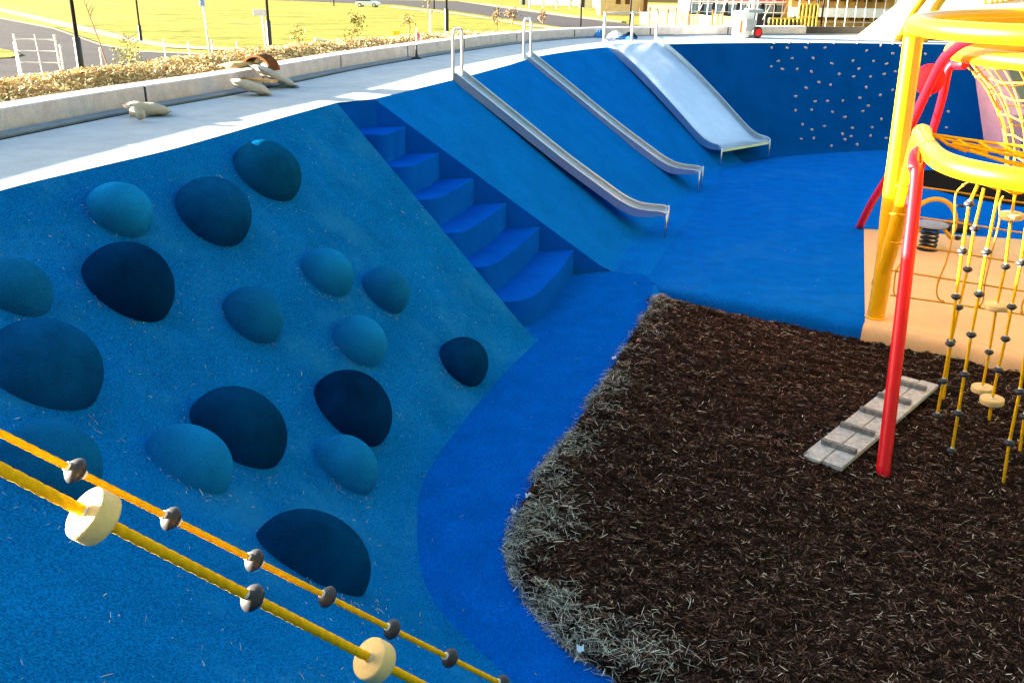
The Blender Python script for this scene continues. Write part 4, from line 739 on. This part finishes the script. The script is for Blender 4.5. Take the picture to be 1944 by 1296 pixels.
for z_ in (4, 16, 28): MB().tube([c + (-76 * m2, 0, z_ * m2), c + (76 * m2, 0, z_ * m2)], .6 * m2, 6).build('rail', M_STEELW, ff)
g = MB()
for k in range(60): x_ = -75 + 2.5 * k; g.tube([c + (x_ * m2, .03, 4 * m2), c + (x_ * m2, .03, 28 * m2)], .18 * m2, 4)
g.build('mesh_infill', M_STEELW, ff)
for px, py, w_, h_, col, lab in [(1000, 14, 26, 22, (.72, .66, .5), 'pale timber shed at the left of the building site'), (1058, 12, 22, 20, (.6, .56, .5), 'grey white cabin behind the wire mesh fence'), (1120, 20, 24, 26, (.7, .6, .35), 'tan stack of framing beside the white car')]:
    c, m2 = scale_at(px, py); c = c + (0, 16, 0); s_ = thing('site_cabin', lab, 'cabin', c, 'cabins on the building site'); mm = mat('cabin_%d' % px, col, .8, var=.1, scale=.5); MB().box(c + (0, 1.5, h_ * m2 / 2), (w_ * m2, 3, h_ * m2)).build('wall', mm, s_); MB().box(c + (0, 1.4, (h_ + 1) * m2), (w_ * m2 * 1.08, 3.4, 2 * m2)).build('roof', M_WHITE, s_); MB().box(c + (-w_ * .2 * m2, -.02, h_ * .35 * m2), (w_ * .2 * m2, .1, h_ * .6 * m2)).build('door', M_ROAD, s_)
# timber racks
for px, py, w_, h_, lab in [(1490, 66, 56, 26, 'lower yellow timber rack of upright slats behind the far kerb'), (1532, 60, 32, 44, 'taller yellow timber rack beside the pair of dark posts')]:
    c, m2 = scale_at(px, py); r_ = thing('timber_rack', lab, 'rack', c, 'yellow timber racks'); dk = MB().box(c + (0, .9, h_ * m2 / 2), (w_ * m2 * .94, .5, h_ * m2 * .96)).build('stored_boards', M_DARKB if h_ < 30 else M_HOARD, r_)
    for x_ in np.linspace(-.5, .5, 9 if h_ < 30 else 6): MB().box(c + (x_ * w_ * m2, .3, h_ * m2 / 2), (1.9 * m2, .12, h_ * m2)).build('slat', mat('yellow_timber', (.75, .52, .10), .8), r_)
    for z_ in (.05, .52, 1.0): MB().box(c + (0, .2, z_ * h_ * m2), (w_ * m2 * 1.03, .16, 2.2 * m2)).build('rail', MATS['yellow_timber'], r_)
# slab and timber building at the right
c, m2 = scale_at(1640, 62); c = c + (0, 6, 0); m2 *= 1.05; sb_ = thing('slab_building', 'unfinished building with pale floor slabs and orange timber behind scaffolding', 'building', c)
MB().box(c + (0, 4, 30 * m2), (180 * m2, 6, 90 * m2)).build('wall', mat('raw_timber_wall', (.50, .28, .08), .85, var=.35, scale=.5), sb_)
for z_, h_ in ((26, 14), (58, 14), (86, 16)): MB().box(c + (0, .4, z_ * m2), (184 * m2, 2, h_ * m2)).build('slab', mat('pale_slab', (.58, .58, .57), .85, var=.08, scale=.5), sb_)
for x_ in np.linspace(-80, 60, 8):
    for z_ in (14, 44): MB().box(c + (x_ * m2, .92, (z_ + 3) * m2), (12 * m2, .3, 6 * m2)).build('opening', M_BROWN, sb_)
s2 = thing('scaffold', 'thin pale scaffold before the building with pale floor slabs', 'scaffold', c + (0, -1.5, 0))
for x_ in np.linspace(-88, 88, 12): MB().tube([c + (x_ * m2, -1.5, -1), c + (x_ * m2, -1.5, 100 * m2)], .7 * m2, 6).build('standard', MATS['pale_timber'] if int(x_) % 2 else M_STEELW, s2)
for z_ in (12, 34, 50, 70): MB().tube([c + (-90 * m2, -1.55, z_ * m2), c + (90 * m2, -1.55, z_ * m2)], .6 * m2, 6).build('ledger', M_STEELW, s2)
c, m2 = scale_at(1692, 40); bt_ = thing('site_toilet', 'blue portable cabin between the scaffold and the cream ramp', 'cabin', c); MB().box(c + (0, 0, 22 * m2), (22 * m2, 1.5, 40 * m2), bev=.05).build('shell', mat('blue_cabin', (.04, .14, .45), .6), bt_); MB().box(c + (0, -.78, 20 * m2), (12 * m2, .06, 30 * m2)).build('door', M_WHITE, bt_)

# cream ramp, far frame and things behind the upper ring
p0 = atz(1618, 72, H); p1 = np.array([13.4, 26.9, H]); t0 = atd(1800, -70, 31.5); t1 = p1 + (t0 - p0); rp = thing('concrete_ramp', 'large cream concrete ramp rising to the right behind the far rim path', 'ramp', p0)
v = [p0, p1, t1, t0, p0 + (4, 4.5, 0), p1 + (6, 3, 0), t1 + (4, 3, 0), t0 + (2, 3, 0)]; v = [q - (0, 0, .05) if i in (0, 1, 4, 5) else q for i, q in enumerate(v)]
MB().add(v, [(0, 1, 2, 3), (4, 7, 6, 5), (0, 3, 7, 4), (1, 5, 6, 2), (3, 2, 6, 7), (0, 4, 5, 1)]).build('ramp_body', M_CREAM, rp)
af = thing('yellow_leg_frame', 'pair of yellow slanting tubes standing on the far rim path behind the upper ring', 'frame', atz(1706, 78, H))
q0 = atz(1706, 78, H); MB().tube(spl([q0, atd(1716, 52, q0[1] - .1), atd(1732, 24, q0[1] - .2), atd(1752, -2, q0[1] - .3), atd(1790, -50, q0[1] - .5)], 4), .115, 16).build('leg', M_YEL, af, smooth=True)
q1 = atz(1752, 80, H); MB().tube(spl([q1, atd(1760, 52, q1[1]), atd(1774, 20, q1[1]), atd(1790, -4, q1[1]), atd(1825, -50, q1[1])], 4), .115, 16).build('leg', M_YEL, af, smooth=True)
ps = thing('pole_screen', 'screen of upright yellow poles on the far rim behind the upper ring', 'screen', atd(1920, 75, 29))
MB().box(atd(1925, 20, 30.2), (3.4, .3, 4.5)).build('backing', mat('screen_brown', (.30, .17, .09), .9, var=.4, scale=3), ps)
for x_ in np.linspace(1858, 1990, 15): a = atd(x_, 78, 29); MB().tube([a - (0, 0, .2), a + (random.uniform(-.1, .1), 0, 3.2)], .045, 8).build('screen_pole', M_YEL, ps, smooth=True)
for z_ in (.5, 1.6): a = atd(1850, 78, 28.9); MB().tube([a + (0, 0, z_), a + (2.6, 0, z_)], .03, 8).build('screen_rail', M_YEL, ps)
c = atd(1803, 30, 34); hp = thing('red_house', 'salmon house wall with a blue window seen between the yellow tubes', 'house', c); MB().box(c + (-.3, 1, 0), (1.3, 1.5, 4.4)).build('wall', mat('salmon_wall', (.6, .22, .17), .8), hp); MB().box(c + (.22, .2, .35), (.34, .2, .8)).build('window', mat('blue_glass', (.12, .25, .5), .15), hp)
c = atd(1844, 30, 31); ls_ = thing('lilac_slab', 'lilac concrete slab standing left of the yellow pole screen', 'slab', c); MB().box(c + (0, .4, 0), (.42, .6, 4.2), bev=.03).build('slab_body', mat('lilac_concrete', (.42, .34, .48), .9), ls_)
for px, m_, lab in ((1783, mat('brick_red', (.45, .09, .06), .9), 'low stack of red bricks on the far rim path under the upper ring'), (1757, M_BROWN, 'low brown timber stack left of the red bricks on the far rim path')):
    c = atz(px, 77, H); s_ = thing('brick_stack', lab, 'stack', c)
    for k in range(2): MB().box(c + (0, 0, .06 + .125 * k), (.34 - .05 * k, .3, .115), bev=.01).build('course', m_, s_)
# litter on the edge of the bark
for px, py, col, lab in [(1212, 646, (.7, .28, .2), 'pinkish scrap of paper on the straw near the top of the bark edge'), (1166, 679, (.7, .74, .75), 'crumpled white scrap on the straw edge beside the path'), (1003, 940, (.62, .66, .72), 'white scrap of paper on the straw at the bend of the path'), (975, 970, (.65, .68, .72), 'small white torn scrap on the blue path at the bend'), (1102, 1231, (.5, .68, .78), 'pale blue scrap lying in the straw at the bottom'), (1240, 622, (.65, .25, .2), 'small red scrap on the straw near the back corner of the bark')]:
    c = atz(px, py, .09 if px != 975 else .02); G = [[c + ((i - 1.5) * .015, (j - 1.5) * .02, .012 * math.sin(i * 2.1 + j * 1.7 + px)) for j in range(4)] for i in range(4)]; G2 = np.array(G) + (0, 0, .004); mb = MB().grid(np.array(G)); mb.grid(G2)
    tag(mb.build('paper_scrap', mat('scrap_%d' % px, col, .8), smooth=True), lab, 'litter')
